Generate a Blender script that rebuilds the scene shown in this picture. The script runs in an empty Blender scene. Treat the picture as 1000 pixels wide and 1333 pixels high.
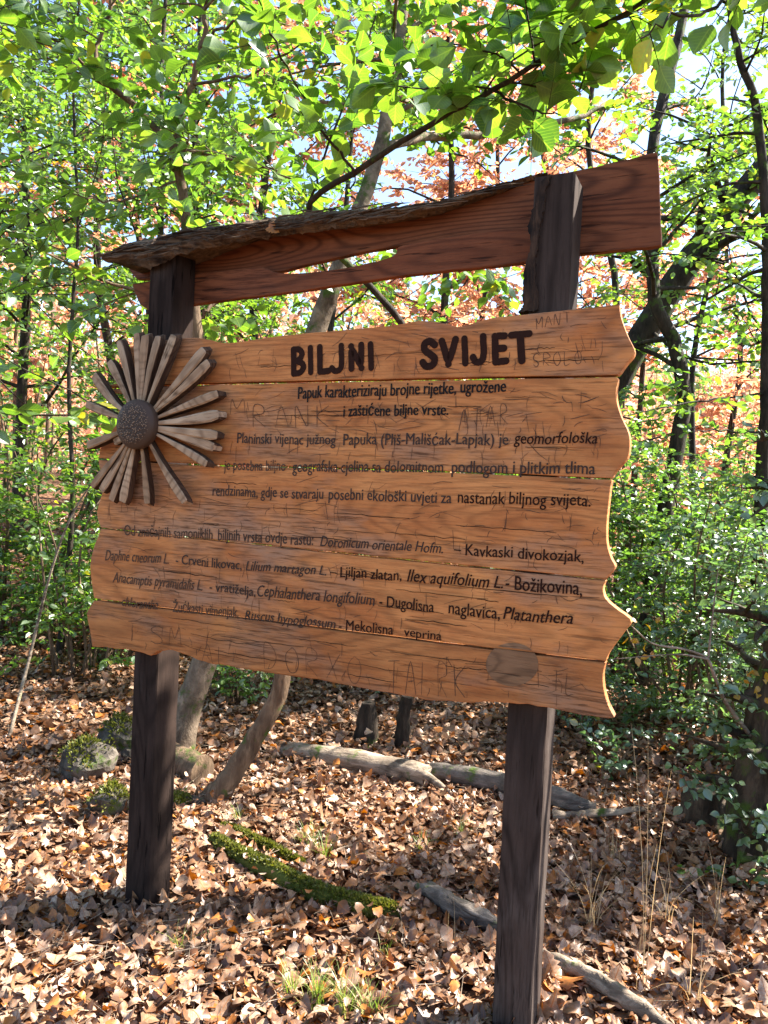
import bpy, bmesh, math, random
import numpy as np
from math import radians as RAD

# ------------------------------------------------------------------ camera, sky, sun, exposure
SC = bpy.context.scene
COL = SC.collection
F = 1000.0; CX, CY = 500.0, 666.5           # focal length and centre, in photograph pixels
EYE = np.array([0.0, 0.0, 1.43])
PITCH, ROLL, YAW = 0.022574, 0.047034, 0.426827
_f = np.array([0, math.cos(PITCH), -math.sin(PITCH)]); _r = np.array([1.0, 0, 0]); _u = np.cross(_r, _f)
CR = math.cos(ROLL) * _r + math.sin(ROLL) * _u
CU = -math.sin(ROLL) * _r + math.cos(ROLL) * _u
CF = _f
cd = bpy.data.cameras.new('camera'); cam = bpy.data.objects.new('camera', cd); COL.objects.link(cam)
from mathutils import Matrix, Vector
m = Matrix.Identity(4)
for i in range(3):
    m[i][0] = CR[i]; m[i][1] = CU[i]; m[i][2] = -CF[i]; m[i][3] = EYE[i]
cam.matrix_world = m
cd.sensor_fit = 'VERTICAL'; cd.sensor_height = 36.0; cd.lens = 36.0 * F / 1333.0
cd.clip_start = 0.05; cd.clip_end = 2000
SC.camera = cam

SUN_AZ, SUN_EL = RAD(71), RAD(46)            # azimuth from +Y towards +X
w = bpy.data.worlds.new('World'); SC.world = w; w.use_nodes = True
nt = w.node_tree; nt.nodes.clear()
sky = nt.nodes.new('ShaderNodeTexSky'); sky.sky_type = 'NISHITA'; sky.sun_disc = False
sky.sun_elevation = SUN_EL; sky.sun_rotation = SUN_AZ; sky.air_density = 1.0; sky.dust_density = .9; sky.ozone_density = 1.4
bg = nt.nodes.new('ShaderNodeBackground'); bg.inputs[1].default_value = 0.083
wo = nt.nodes.new('ShaderNodeOutputWorld')
nt.links.new(sky.outputs[0], bg.inputs[0]); nt.links.new(bg.outputs[0], wo.inputs[0])
ld = bpy.data.lights.new('sun', 'SUN'); ld.energy = 5.0; ld.angle = RAD(0.55); ld.color = (1.0, 0.93, 0.82)
so = bpy.data.objects.new('sun', ld); COL.objects.link(so)
SUNV = np.array([math.sin(SUN_AZ) * math.cos(SUN_EL), math.cos(SUN_AZ) * math.cos(SUN_EL), math.sin(SUN_EL)])
so.rotation_euler = Vector(SUNV).to_track_quat('Z', 'Y').to_euler(); so.location = (6, 6, 12)
SC.view_settings.view_transform = 'Standard'; SC.view_settings.look = 'None'
SC.view_settings.exposure = 2.42; SC.view_settings.gamma = 1.0
SC.render.engine = 'CYCLES'
cy = SC.cycles
cy.max_bounces = 8; cy.diffuse_bounces = 4; cy.glossy_bounces = 2; cy.transmission_bounces = 5; cy.transparent_max_bounces = 4
cy.use_denoising = True; cy.sample_clamp_indirect = 8.0; cy.caustics_reflective = False; cy.caustics_refractive = False

# ------------------------------------------------------------------ helpers
def ray(x, y): return CF + CR * (x - CX) / F - CU * (y - CY) / F
def at(x, y, Y):                              # the point seen at a pixel, Y metres ahead
    d = ray(x, y); return EYE + d * (Y / d[1])
D = np.array([math.cos(YAW), -math.sin(YAW), 0.0]); N = np.array([-math.sin(YAW), -math.cos(YAW), 0.0])
P0 = at(800, 650, 2.0) * np.array([1, 1, 0])  # right end of the sign, on the ground
def un(x, y, off=0.0):                        # pixel -> (along the board, height) on the plane `off` behind the board's face
    d = ray(x, y); t = ((P0 - N * off - EYE) @ N) / (d @ N); p = EYE + d * t
    return np.array([(p - P0) @ D, p[2]])

def tagit(o, label=None, cat=None, group=None, kind=None):
    if label: o['label'] = label
    if cat: o['category'] = cat
    if group: o['group'] = group
    if kind: o['kind'] = kind
    return o
def empty(name, loc, rz=0.0):
    o = bpy.data.objects.new(name, None); COL.objects.link(o); o.location = loc; o.rotation_euler = (0, 0, rz)
    o.empty_display_size = 0.1; return o

class MB:
    """collects vertices and faces, builds ONE mesh object"""
    def __init__(s): s.V = []; s.F = []; s.M = []; s.T = []; s.S = []; s.U = []; s.W = []; s.n = 0
    def add(s, V, Fs, mat=0, tint=0.5, smooth=False, u=0.0, v=0.3):
        V = np.asarray(V, float); k = len(V); s.V.append(V)
        s.U.append(np.broadcast_to(np.asarray(u, float), (k,))); s.W.append(np.broadcast_to(np.asarray(v, float), (k,)))
        s.T.append(np.broadcast_to(np.asarray(tint, float), (k,)).copy())
        for f in Fs:
            f = np.asarray(f, int)
            if f.size == 0: continue
            s.F.append(f + s.n); s.M.append(np.full(len(f), mat)); s.S.append(np.full(len(f), smooth))
        s.n += k
    def build(s, name, mats, parent=None, origin=None):
        me = bpy.data.meshes.new(name)
        V = np.concatenate(s.V)
        if origin is not None: V = V - np.asarray(origin, float)
        loops = np.concatenate([f.ravel() for f in s.F]); tot = np.concatenate([np.full(len(f), f.shape[1]) for f in s.F])
        me.vertices.add(len(V)); me.vertices.foreach_set('co', V.astype(np.float32).ravel())
        me.loops.add(len(loops)); me.loops.foreach_set('vertex_index', loops.astype(np.int32))
        me.polygons.add(len(tot)); me.polygons.foreach_set('loop_start', np.concatenate([[0], np.cumsum(tot)[:-1]]).astype(np.int32))
        me.polygons.foreach_set('material_index', np.concatenate(s.M).astype(np.int32))
        me.polygons.foreach_set('use_smooth', np.concatenate(s.S).astype(bool))
        a = me.attributes.new('tint', 'FLOAT', 'POINT'); a.data.foreach_set('value', np.concatenate(s.T).astype(np.float32))
        for nm, ar in (('along', s.U), ('across', s.W)):
            a = me.attributes.new(nm, 'FLOAT', 'POINT'); a.data.foreach_set('value', np.concatenate(ar).astype(np.float32))
        me.update(calc_edges=True); me.validate()
        for mt in (mats if isinstance(mats, (list, tuple)) else [mats]): me.materials.append(mt)
        o = bpy.data.objects.new(name, me); COL.objects.link(o)
        if parent is not None: o.parent = parent
        elif origin is not None: o.location = origin
        return o

def resample(pts, n):
    """smooth curve (Catmull-Rom) through the points; extra columns (radius) ride along"""
    p = np.asarray(pts, float); k = len(p)
    if k == 2: return p[0] + (p[1] - p[0]) * np.linspace(0, 1, n)[:, None]
    q = np.vstack([2 * p[0] - p[1], p, 2 * p[-1] - p[-2]])
    u = np.linspace(0, k - 1 - 1e-9, n); i = u.astype(int); t = (u - i)[:, None]
    a, b, c, d = q[i], q[i + 1], q[i + 2], q[i + 3]
    return .5 * (2 * b + (c - a) * t + (2 * a - 5 * b + 4 * c - d) * t ** 2 + (3 * b - a - 3 * c + d) * t ** 3)

def unit(v): return v / np.maximum(np.linalg.norm(v, axis=-1, keepdims=True), 1e-9)
def tube(mb, P, R, sides=7, mat=0, rough=0.0, rng=None, cap=True, tint=.5):
    P = np.asarray(P, float); n = len(P); R = np.broadcast_to(np.asarray(R, float), (n,))
    T = unit(np.gradient(P, axis=0)); ref = np.array([0.31, 0.17, 0.93]) if abs(T[:, 2]).mean() < .8 else np.array([0.9, 0.2, 0.1])
    A = unit(np.cross(T, ref)); B = np.cross(T, A)
    th = np.linspace(0, 2 * np.pi, sides, endpoint=False)
    rr = np.repeat(R[:, None], sides, 1)
    if rough and rng is not None:
        lob = 1 + rough * (np.sin(th * 2 + rng.uniform(0, 6)) * .5 + np.sin(th * 3 + rng.uniform(0, 6)) * .5)[None, :]
        rr = rr * lob * (1 + rng.normal(0, rough * .3, (n, sides)))
    V = P[:, None, :] + rr[..., None] * (np.cos(th)[None, :, None] * A[:, None, :] + np.sin(th)[None, :, None] * B[:, None, :])
    V = V.reshape(-1, 3)
    i = np.arange(n - 1)[:, None] * sides; j = np.arange(sides)[None, :]; j2 = (j + 1) % sides
    Q = np.stack([i + j, i + j2, i + sides + j2, i + sides + j], -1).reshape(-1, 4)
    mb.add(V, [Q], mat, tint, True)
    if cap:
        for k0 in (0, (n - 1) * sides):
            ring = V[k0:k0 + sides]; c = ring.mean(0)
            mb.add(np.vstack([ring, c]), [np.array([[a, (a + 1) % sides, sides] if k0 else [(a + 1) % sides, a, sides] for a in range(sides)])], mat, tint, False)
def twigs_prism(mb, S, E, r, mat=0):
    """many straight thin twigs at once, three sided"""
    d = unit(E - S); a = unit(np.cross(d, [.3, .2, .9])); b = np.cross(d, a); n = len(S)
    V = np.empty((n, 6, 3))
    for k in range(3):
        o = math.cos(k * 2.094) * a + math.sin(k * 2.094) * b
        V[:, k] = S + o * r; V[:, 3 + k] = E + o * r * .4
    q = np.array([[0, 1, 4, 3], [1, 2, 5, 4], [2, 0, 3, 5]])
    mb.add(V.reshape(-1, 3), [(np.arange(n)[:, None, None] * 6 + q[None]).reshape(-1, 4)], mat, .5, True)

# leaf templates: u along, v across
def stations(ws, wr=None):
    """midrib leaf from half widths at even stations: tris and quads"""
    wr = ws if wr is None else wr
    k = len(ws); V = [(0, 0)]; u = [(i + 1) / (k + 1) for i in range(k)]
    V += [(x, 0) for x in u] + [(1, 0)] + [(x, -a) for x, a in zip(u, ws)] + [(x + .02, a) for x, a in zip(u, wr)]
    L = k + 2; Rr = 2 * k + 2; tr = [(0, L, 1), (0, 1, Rr), (k, L + k - 1, k + 1), (k, k + 1, Rr + k - 1)]; q = []
    for i in range(k - 1): q += [(1 + i, L + i, L + i + 1, 2 + i), (1 + i, 2 + i, Rr + i + 1, Rr + i)]
    return np.array(V), [np.array(tr), np.array(q).reshape(-1, 4)]
LEAF6 = (np.array([(0, 0), (.3, -.27), (.7, -.24), (1, 0), (.7, .24), (.3, .27)]), [np.array([(0, 1, 2, 3), (0, 3, 4, 5)])])
LEAF4 = (np.array([(0, 0), (.45, -.3), (1, 0), (.45, .3)]), [np.array([(0, 1, 2), (0, 2, 3)])])
OVATE = stations([.26, .34, .31, .17])
BROAD = stations([.2, .34, .40, .34, .2])
_q = np.random.default_rng(5)
def ragged(base, amp): return stations([b * (1 + amp * _q.normal()) for b in base], [b * (1 + amp * _q.normal()) for b in base])
DRY = [ragged([.22, .36, .44, .45, .42, .34, .22], .13) for _ in range(4)]
LOBED = [ragged(b, .12) for b in ([.10, .24, .17, .36, .22, .40, .24, .30, .14], [.30, .17, .46, .24, .50, .22, .36, .16, .10], [.08, .14, .30, .18, .42, .26, .44, .24, .20])]
OAK = stations([.12, .25, .20, .33, .26, .31, .17])
def leaves(mb, P, d, nrm, size, shape, rng, fold=.15, curl=.1, mat=0, tint=None, aspect=None):
    uv, Fs = shape; n = len(P); k = len(uv)
    d = unit(d); nn = nrm - (nrm * d).sum(1, keepdims=True) * d; nn = unit(nn); s = np.cross(d, nn)
    u = uv[:, 0][None, :]; v = uv[:, 1][None, :]
    asp = np.ones((n, 1)) if aspect is None else aspect[:, None]
    fo = rng.normal(fold, abs(fold) * .6 + .03, (n, 1)); cu = rng.normal(curl, abs(curl) * .8 + .03, (n, 1))
    tw = rng.normal(0, abs(curl) * .6, (n, 1))
    wv = fo * np.abs(v) * 2 - cu * (u - .35) ** 2 * 1.6 + tw * u * v * 2
    sz = size[:, None]
    V = P[:, None, :] + (sz * u)[..., None] * d[:, None, :] + (sz * asp * v)[..., None] * s[:, None, :] + (sz * wv)[..., None] * nn[:, None, :]
    tint = rng.uniform(0, 1, n) if tint is None else tint
    if k > 14: wv = wv + rng.normal(0, .055, (n, k))
    off = (np.arange(n) * k)[:, None, None]
    mb.add(V.reshape(-1, 3), [(f[None] + off).reshape(-1, f.shape[1]) for f in Fs], mat, np.repeat(tint, k), k > 6, np.tile(uv[:, 0], n), np.tile(uv[:, 1], n))

# ------------------------------------------------------------------ materials
def new_mat(name):
    mt = bpy.data.materials.new(name); mt.use_nodes = True; t = mt.node_tree; t.nodes.clear()
    return mt, t, (lambda ty: t.nodes.new(ty)), t.links.new
def ramp(n, stops):
    r = n('ShaderNodeValToRGB'); e = r.color_ramp.elements
    while len(e) < len(stops): e.new(.5)
    for el, (p, c) in zip(e, stops): el.position = p; el.color = (*c, 1)
    return r
def noise(n, l, vec, scale, detail=4, rough=.55, dist=0.0):
    x = n('ShaderNodeTexNoise'); x.inputs['Scale'].default_value = scale; x.inputs['Detail'].default_value = detail
    x.inputs['Roughness'].default_value = rough; x.inputs['Distortion'].default_value = dist
    if vec is not None: l(vec, x.inputs['Vector'])
    return x
def mapping(n, l, vec, scale):
    x = n('ShaderNodeMapping'); x.inputs['Scale'].default_value = scale; l(vec, x.inputs['Vector']); return x.outputs[0]
def mix(n, l, fac, a, b, mode='MIX'):
    x = n('ShaderNodeMix'); x.data_type = 'RGBA'; x.blend_type = mode
    for v, i in ((fac, 0), (a, 6), (b, 7)):
        if isinstance(v, (int, float)): x.inputs[i].default_value = v
        elif isinstance(v, tuple): x.inputs[i].default_value = (*v, 1)
        else: l(v, x.inputs[i])
    return x.outputs[2]
def mth(n, l, op, a, b=0.0):
    x = n('ShaderNodeMath'); x.operation = op
    for v, i in ((a, 0), (b, 1)):
        if isinstance(v, (int, float)): x.inputs[i].default_value = v
        else: l(v, x.inputs[i])
    return x.outputs[0]

def leaf_material(name, stops, trans=.5, gloss=.06, blotch=.45, veincol=1.15):
    mt, t, n, l = new_mat(name)
    at_ = n('ShaderNodeAttribute'); at_.attribute_name = 'tint'
    r = ramp(n, stops); l(at_.outputs['Fac'], r.inputs[0])
    geo = n('ShaderNodeTexCoord'); nz = noise(n, l, geo.outputs['Object'], 45, 4, .65)
    rn = ramp(n, [(.38, (0, 0, 0)), (.68, (1, 1, 1))]); l(nz.outputs[0], rn.inputs[0])
    c = mix(n, l, mth(n, l, 'MULTIPLY', rn.outputs[0], blotch), r.outputs[0], tuple(np.array(stops[0][1]) * .75))
    al = n('ShaderNodeAttribute'); al.attribute_name = 'along'; ac = n('ShaderNodeAttribute'); ac.attribute_name = 'across'
    av = mth(n, l, 'ABSOLUTE', ac.outputs['Fac'])
    rib = mth(n, l, 'LESS_THAN', av, .018)
    sv = mth(n, l, 'SINE', mth(n, l, 'MULTIPLY', mth(n, l, 'SUBTRACT', al.outputs['Fac'], mth(n, l, 'MULTIPLY', av, .8)), 52.0))
    vein = mth(n, l, 'MAXIMUM', mth(n, l, 'MULTIPLY', rib, .8), mth(n, l, 'MULTIPLY', mth(n, l, 'GREATER_THAN', sv, .86), .45))
    c = mix(n, l, vein, c, tuple(np.minimum(np.array(stops[-2][1]) * veincol, 1)))
    df = n('ShaderNodeBsdfDiffuse'); l(c, df.inputs[0])
    tr = n('ShaderNodeBsdfTranslucent')
    hs = n('ShaderNodeHueSaturation'); hs.inputs['Hue'].default_value = .494; hs.inputs['Saturation'].default_value = 1.14; hs.inputs['Value'].default_value = 2.25
    l(c, hs.inputs['Color']); l(hs.outputs[0], tr.inputs[0])
    m1 = n('ShaderNodeMixShader'); m1.inputs[0].default_value = trans; l(df.outputs[0], m1.inputs[1]); l(tr.outputs[0], m1.inputs[2])
    gl = n('ShaderNodeBsdfGlossy'); gl.inputs['Roughness'].default_value = .42; gl.inputs[0].default_value = (.9, .95, 1, 1)
    m2 = n('ShaderNodeMixShader'); m2.inputs[0].default_value = gloss; l(m1.outputs[0], m2.inputs[1]); l(gl.outputs[0], m2.inputs[2])
    o = n('ShaderNodeOutputMaterial'); l(m2.outputs[0], o.inputs[0]); return mt
M = {}
M['leaf_fresh'] = leaf_material('fresh_green_leaf', [(0, (.045, .105, .020)), (.55, (.098, .18, .030)), (.92, (.15, .23, .04)), (1, (.30, .27, .04))], .5)
M['leaf_mid'] = leaf_material('green_leaf', [(0, (.045, .10, .022)), (.6, (.09, .165, .032)), (1, (.19, .24, .045))], .54, .09)
M['leaf_blue'] = leaf_material('cool_green_leaf', [(0, (.055, .11, .040)), (.6, (.10, .18, .065)), (.95, (.12, .19, .05)), (1, (.3, .25, .04))], .45, .11)
M['leaf_orange'] = leaf_material('autumn_orange_leaf', [(0, (.20, .095, .050)), (.5, (.40, .205, .115)), (.85, (.50, .32, .21)), (1, (.28, .22, .08))], .55, .05)
M['leaf_yellow'] = leaf_material('yellowing_leaf', [(0, (.20, .13, .02)), (.5, (.36, .24, .03)), (1, (.30, .13, .03))], .5, .04)
M['leaf_brown'] = leaf_material('withered_brown_leaf', [(0, (.06, .03, .015)), (.6, (.14, .065, .028)), (1, (.26, .12, .04))], .35, .03)
M['litter'] = leaf_material('fallen_leaf', [(0, (.06, .03, .018)), (.25, (.15, .080, .045)), (.5, (.28, .165, .098)), (.72, (.44, .305, .21)), (.9, (.58, .45, .34)), (.95, (.36, .13, .032)), (1, (.43, .17, .04))], .12, .03, .75, .75)
M['mossleaf'] = leaf_material('moss_tuft', [(0, (.035, .042, .010)), (.5, (.085, .100, .016)), (.85, (.16, .17, .03)), (1, (.22, .17, .07))], .25, .02)
M['grass'] = leaf_material('grass_blade', [(0, (.10, .17, .03)), (.6, (.2, .26, .05)), (1, (.4, .34, .14))], .4, .04)
M['straw'] = leaf_material('dry_grass', [(0, (.30, .21, .11)), (1, (.5, .38, .22))], .3, .04)

def principled(n, l, col, rough, bump=None, bstr=.4, bdist=.01, spec=.3):
    p = n('ShaderNodeBsdfPrincipled'); p.inputs['Specular IOR Level'].default_value = spec
    for v, k in ((col, 'Base Color'), (rough, 'Roughness')):
        if isinstance(v, (int, float)): p.inputs[k].default_value = v
        elif isinstance(v, tuple): p.inputs[k].default_value = (*v, 1)
        else: l(v, p.inputs[k])
    if bump is not None:
        b = n('ShaderNodeBump'); b.inputs['Strength'].default_value = bstr; b.inputs['Distance'].default_value = bdist
        l(bump, b.inputs['Height']); l(b.outputs[0], p.inputs['Normal'])
    o = n('ShaderNodeOutputMaterial'); l(p.outputs[0], o.inputs[0]); return p

def plank_material(name, dark, mid, light, grey, rough=.55, grey_amt=.5, ring=46.0, stretch=(.55, 3, 5.2), axis='x', ringamt=.5, fz=150, spec=.18, dash=.8):
    mt, t, n, l = new_mat(name)
    tc = n('ShaderNodeTexCoord'); oi = n('ShaderNodeObjectInfo')
    ad = n('ShaderNodeVectorMath'); ad.operation = 'ADD'
    if axis == 'z':
        sp = n('ShaderNodeSeparateXYZ'); cb = n('ShaderNodeCombineXYZ'); l(tc.outputs['Object'], sp.inputs[0])
        l(sp.outputs[2], cb.inputs[0]); l(sp.outputs[1], cb.inputs[1]); l(sp.outputs[0], cb.inputs[2]); l(cb.outputs[0], ad.inputs[0])
    else: l(tc.outputs['Object'], ad.inputs[0])
    sc = n('ShaderNodeVectorMath'); sc.operation = 'SCALE'; sc.inputs[0].default_value = (9.1, 4.7, 6.3); l(oi.outputs['Random'], sc.inputs['Scale'])
    l(sc.outputs[0], ad.inputs[1]); v = ad.outputs[0]
    big = noise(n, l, mapping(n, l, v, stretch), 1.0, 3, .5, .2)
    vo = n('ShaderNodeTexVoronoi'); vo.feature = 'SMOOTH_F1'; vo.inputs['Scale'].default_value = 1.0; vo.inputs['Smoothness'].default_value = .6
    l(mapping(n, l, v, (stretch[0] * 1.7, .4, stretch[2])), vo.inputs['Vector'])
    ph = mth(n, l, 'ADD', mth(n, l, 'MULTIPLY', vo.outputs['Distance'], ring * 3.2), mth(n, l, 'MULTIPLY', big.outputs[0], ring * .9))
    sn = mth(n, l, 'SINE', ph)
    rings = mth(n, l, 'POWER', mth(n, l, 'ADD', mth(n, l, 'MULTIPLY', sn, .5), .5), 3.0)
    fine = noise(n, l, mapping(n, l, v, (8, 60, fz)), 1.0, 4, .7)
    fib = noise(n, l, mapping(n, l, v, (4, 30, fz * .45)), 1.0, 4, .62)
    blot = noise(n, l, mapping(n, l, v, (3.2, 4, 6)), 1.0, 5, .65)
    mask = noise(n, l, mapping(n, l, v, (1.7, 3, 4)), 1.0, 2, .5)
    rl = ramp(n, [(.36, (0, 0, 0)), (.66, (1, 1, 1))]); l(blot.outputs[0], rl.inputs[0])
    c = mix(n, l, rl.outputs[0], mid, light)
    c = mix(n, l, mth(n, l, 'MULTIPLY', mth(n, l, 'MULTIPLY', rings, ringamt * 2), mask.outputs[0]), c, dark)
    w1 = noise(n, l, mapping(n, l, v, (1.6, 2, 3.8)), 1.0, 5, .65)
    rw = ramp(n, [(.50, (0, 0, 0)), (.66, (1, 1, 1))]); l(w1.outputs[0], rw.inputs[0])
    c = mix(n, l, mth(n, l, 'MULTIPLY', mth(n, l, 'MULTIPLY', rw.outputs[0], mth(n, l, 'ADD', fine.outputs[0], .25)), grey_amt), c, grey)
    rf = ramp(n, [(.38, (1, 1, 1)), (.52, (0, 0, 0))]); l(fine.outputs[0], rf.inputs[0])
    c = mix(n, l, mth(n, l, 'MULTIPLY', rf.outputs[0], mth(n, l, 'ADD', .3, mth(n, l, 'MULTIPLY', rw.outputs[0], .6))), c, dark)
    rb = ramp(n, [(.335, (1, 1, 1)), (.39, (0, 0, 0))]); l(fib.outputs[0], rb.inputs[0])
    c = mix(n, l, mth(n, l, 'MULTIPLY', rb.outputs[0], dash), c, tuple(np.array(dark) * .5))
    hs = n('ShaderNodeHueSaturation'); mr = n('ShaderNodeMapRange'); l(oi.outputs['Random'], mr.inputs['Value']); mr.inputs['To Min'].default_value = .86; mr.inputs['To Max'].default_value = 1.14; l(mr.outputs[0], hs.inputs['Value']); l(c, hs.inputs['Color']); c = hs.outputs[0]
    h = mth(n, l, 'SUBTRACT', mth(n, l, 'MULTIPLY', fine.outputs[0], .8), mth(n, l, 'MULTIPLY', rb.outputs[0], .9))
    principled(n, l, c, mth(n, l, 'ADD', mth(n, l, 'MULTIPLY', fine.outputs[0], .25), rough + .05), h, .6, .004, spec)
    return mt
M['board'] = plank_material('weathered_orange_wood', (.050, .018, .007), (.40, .136, .041), (.57, .235, .077), (.29, .17, .11), .55, 1.0, 30, (.5, 3, 4.6), ringamt=.27, dash=.42)
M['roofwood'] = plank_material('stained_brown_wood', (.035, .010, .005), (.165, .052, .022), (.235, .082, .036), (.16, .09, .065), .6, .25, 30)
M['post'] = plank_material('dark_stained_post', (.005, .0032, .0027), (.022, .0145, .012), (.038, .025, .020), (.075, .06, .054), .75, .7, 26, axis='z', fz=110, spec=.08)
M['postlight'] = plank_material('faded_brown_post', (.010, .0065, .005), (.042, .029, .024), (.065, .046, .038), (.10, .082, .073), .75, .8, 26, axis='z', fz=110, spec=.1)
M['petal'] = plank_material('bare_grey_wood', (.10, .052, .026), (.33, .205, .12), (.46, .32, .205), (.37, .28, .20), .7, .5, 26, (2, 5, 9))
M['petalside'] = plank_material('stained_shaded_stick', (.015, .008, .005), (.07, .036, .021), (.11, .06, .036), (.12, .08, .06), .7, .4, 26, (2, 5, 9))  # petal sides: dark stain and side shade both put into this colour
M['plug'] = plank_material('grey_plug_wood', (.06, .03, .016), (.22, .115, .058), (.29, .165, .09), (.2, .14, .10), .7, .6, 30, (2, 3, 9))
def flat_mat(name, col, rough=.6, var=.4, scale=40, bump=.3):
    mt, t, n, l = new_mat(name); tc = n('ShaderNodeTexCoord'); nz = noise(n, l, tc.outputs['Object'], scale, 5, .65)
    c = mix(n, l, nz.outputs[0], tuple(np.array(col) * (1 - var)), tuple(np.array(col) * (1 + var)))
    principled(n, l, c, rough, nz.outputs[0], bump, .004, .1); return mt
M['paint'] = flat_mat('dark_brown_paint', (.026, .010, .0065), .85)
M['paintblack'] = flat_mat('black_paint', (.008, .006, .006), .45)
def faded_mat(name, col, under):
    mt, t, n, l = new_mat(name); tc = n('ShaderNodeTexCoord')
    nz = noise(n, l, mapping(n, l, tc.outputs['Object'], (30, 30, 120)), 1.0, 4, .7)
    r = ramp(n, [(.38, col), (.72, under)]); l(nz.outputs[0], r.inputs[0]); principled(n, l, r.outputs[0], .6); return mt
M['paintfaded'] = faded_mat('worn_brown_paint', (.03, .014, .009), (.12, .05, .02))
M['paintworn'] = faded_mat('half_worn_paint', (.018, .008, .006), (.06, .026, .013))
M['scratch'] = faded_mat('scratched_wood', (.045, .018, .008), (.17, .068, .026))
M['crack'] = flat_mat('dark_crack', (.02, .009, .005), .8)
def seed_mat():
    mt, t, n, l = new_mat('seed_head_wood'); tc = n('ShaderNodeTexCoord')
    vo = n('ShaderNodeTexVoronoi'); vo.inputs['Scale'].default_value = 165; l(tc.outputs['Object'], vo.inputs['Vector'])
    r = ramp(n, [(.20, (.30, .185, .11)), (.40, (.038, .021, .013))]); l(vo.outputs['Distance'], r.inputs[0])
    # bare rim without seeds
    at_ = n('ShaderNodeAttribute'); at_.attribute_name = 'tint'
    c = mix(n, l, at_.outputs['Fac'], r.outputs[0], (.060, .034, .022))
    h = mth(n, l, 'MULTIPLY', mth(n, l, 'SUBTRACT', 1.0, vo.outputs['Distance']), mth(n, l, 'SUBTRACT', 1.0, at_.outputs['Fac']))
    principled(n, l, c, .6, h, .8, .004); return mt
M['seed'] = seed_mat()
def bark_mat(name, dark, light, moss=0.0, mosscol=(.05, .08, .013), sc=1.0, st=(22, 22, 5)):
    mt, t, n, l = new_mat(name); tc = n('ShaderNodeTexCoord'); v = tc.outputs['Object']
    a = noise(n, l, mapping(n, l, v, tuple(q * sc for q in st)), 1.0, 6, .7, .4)
    b = noise(n, l, v, 5 * sc, 4, .6)
    r = ramp(n, [(.38, dark), (.52, tuple((np.array(dark) + np.array(light)) * .42)), (.62, light)]); l(a.outputs[0], r.inputs[0])
    rb = ramp(n, [(.46, (0, 0, 0)), (.62, (1, 1, 1))]); l(b.outputs[0], rb.inputs[0])
    c = mix(n, l, mth(n, l, 'MULTIPLY', rb.outputs[0], .35), r.outputs[0], tuple(np.array(light) * 1.15))
    if moss:
        g = noise(n, l, v, 7 * sc, 5, .65); f = noise(n, l, v, 160, 3, .7)
        rm = ramp(n, [(.62 - moss * .5, (0, 0, 0)), (.70 - moss * .5, (1, 1, 1))]); l(g.outputs[0], rm.inputs[0])
        mc = mix(n, l, f.outputs[0], tuple(np.array(mosscol) * .35), tuple(np.array(mosscol) * 1.7))
        c = mix(n, l, rm.outputs[0], c, mc)
    principled(n, l, c, .85, a.outputs[0], .9, .02 / sc, .2); return mt
M['bark_pale'] = bark_mat('pale_smooth_bark', (.07, .05, .035), (.25, .19, .135), .14, sc=.9, st=(14, 14, 9))
M['bark_brown'] = bark_mat('brown_bark', (.07, .042, .026), (.20, .135, .085), .10)
M['bark_dark'] = bark_mat('dark_furrowed_bark', (.013, .0095, .007), (.058, .043, .031), .12)
M['bark_moss'] = bark_mat('mossy_bark', (.02, .015, .011), (.085, .062, .043), .2)
M['bark_slab'] = bark_mat('rotten_slab_bark', (.018, .012, .009), (.17, .115, .075), 0, sc=1.6, st=(2.5, 18, 48))
M['rotten'] = bark_mat('rotten_post_wood', (.008, .005, .004), (.065, .036, .022), 0, sc=1.6, st=(40, 40, 7))
M['moss'] = bark_mat('moss_covered_wood', (.035, .03, .015), (.1, .08, .03), .62, (.07, .085, .014), st=(10, 10, 10))
M['deadwood'] = bark_mat('bleached_dead_wood', (.06, .044, .032), (.33, .26, .195), .05, st=(6, 14, 30))
M['deadgrey'] = bark_mat('grey_rotten_wood', (.025, .021, .019), (.17, .145, .125), .05, st=(6, 14, 30))
M['rock'] = bark_mat('mossy_rock', (.035, .03, .024), (.13, .11, .09), .12, (.05, .08, .012), sc=1.2, st=(9, 9, 9))
def ground_mat():
    mt, t, n, l = new_mat('forest_floor'); tc = n('ShaderNodeTexCoord'); v = tc.outputs['Object']
    vo = n('ShaderNodeTexVoronoi'); vo.inputs['Scale'].default_value = 15; vo.inputs['Randomness'].default_value = 1
    nz = noise(n, l, v, 9, 3); ad = n('ShaderNodeVectorMath'); ad.operation = 'ADD'; l(v, ad.inputs[0])
    sc = n('ShaderNodeVectorMath'); sc.operation = 'SCALE'; sc.inputs['Scale'].default_value = .06; l(nz.outputs['Color'], sc.inputs[0]); l(sc.outputs[0], ad.inputs[1])
    l(ad.outputs[0], vo.inputs['Vector'])
    sx = n('ShaderNodeSeparateColor'); l(vo.outputs['Color'], sx.inputs[0])
    r = ramp(n, [(0, (.035, .018, .010)), (.4, (.12, .06, .03)), (.75, (.25, .14, .075)), (1, (.33, .21, .13))]); l(sx.outputs[0], r.inputs[0])
    d = ramp(n, [(.2, (1, 1, 1)), (.55, (.25, .2, .18))]); l(vo.outputs['Distance'], d.inputs[0])
    c = mix(n, l, .8, r.outputs[0], d.outputs[0], 'MULTIPLY')
    principled(n, l, c, .9, sx.outputs[0], .6, .03, .1); return mt
M['ground'] = ground_mat()
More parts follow.
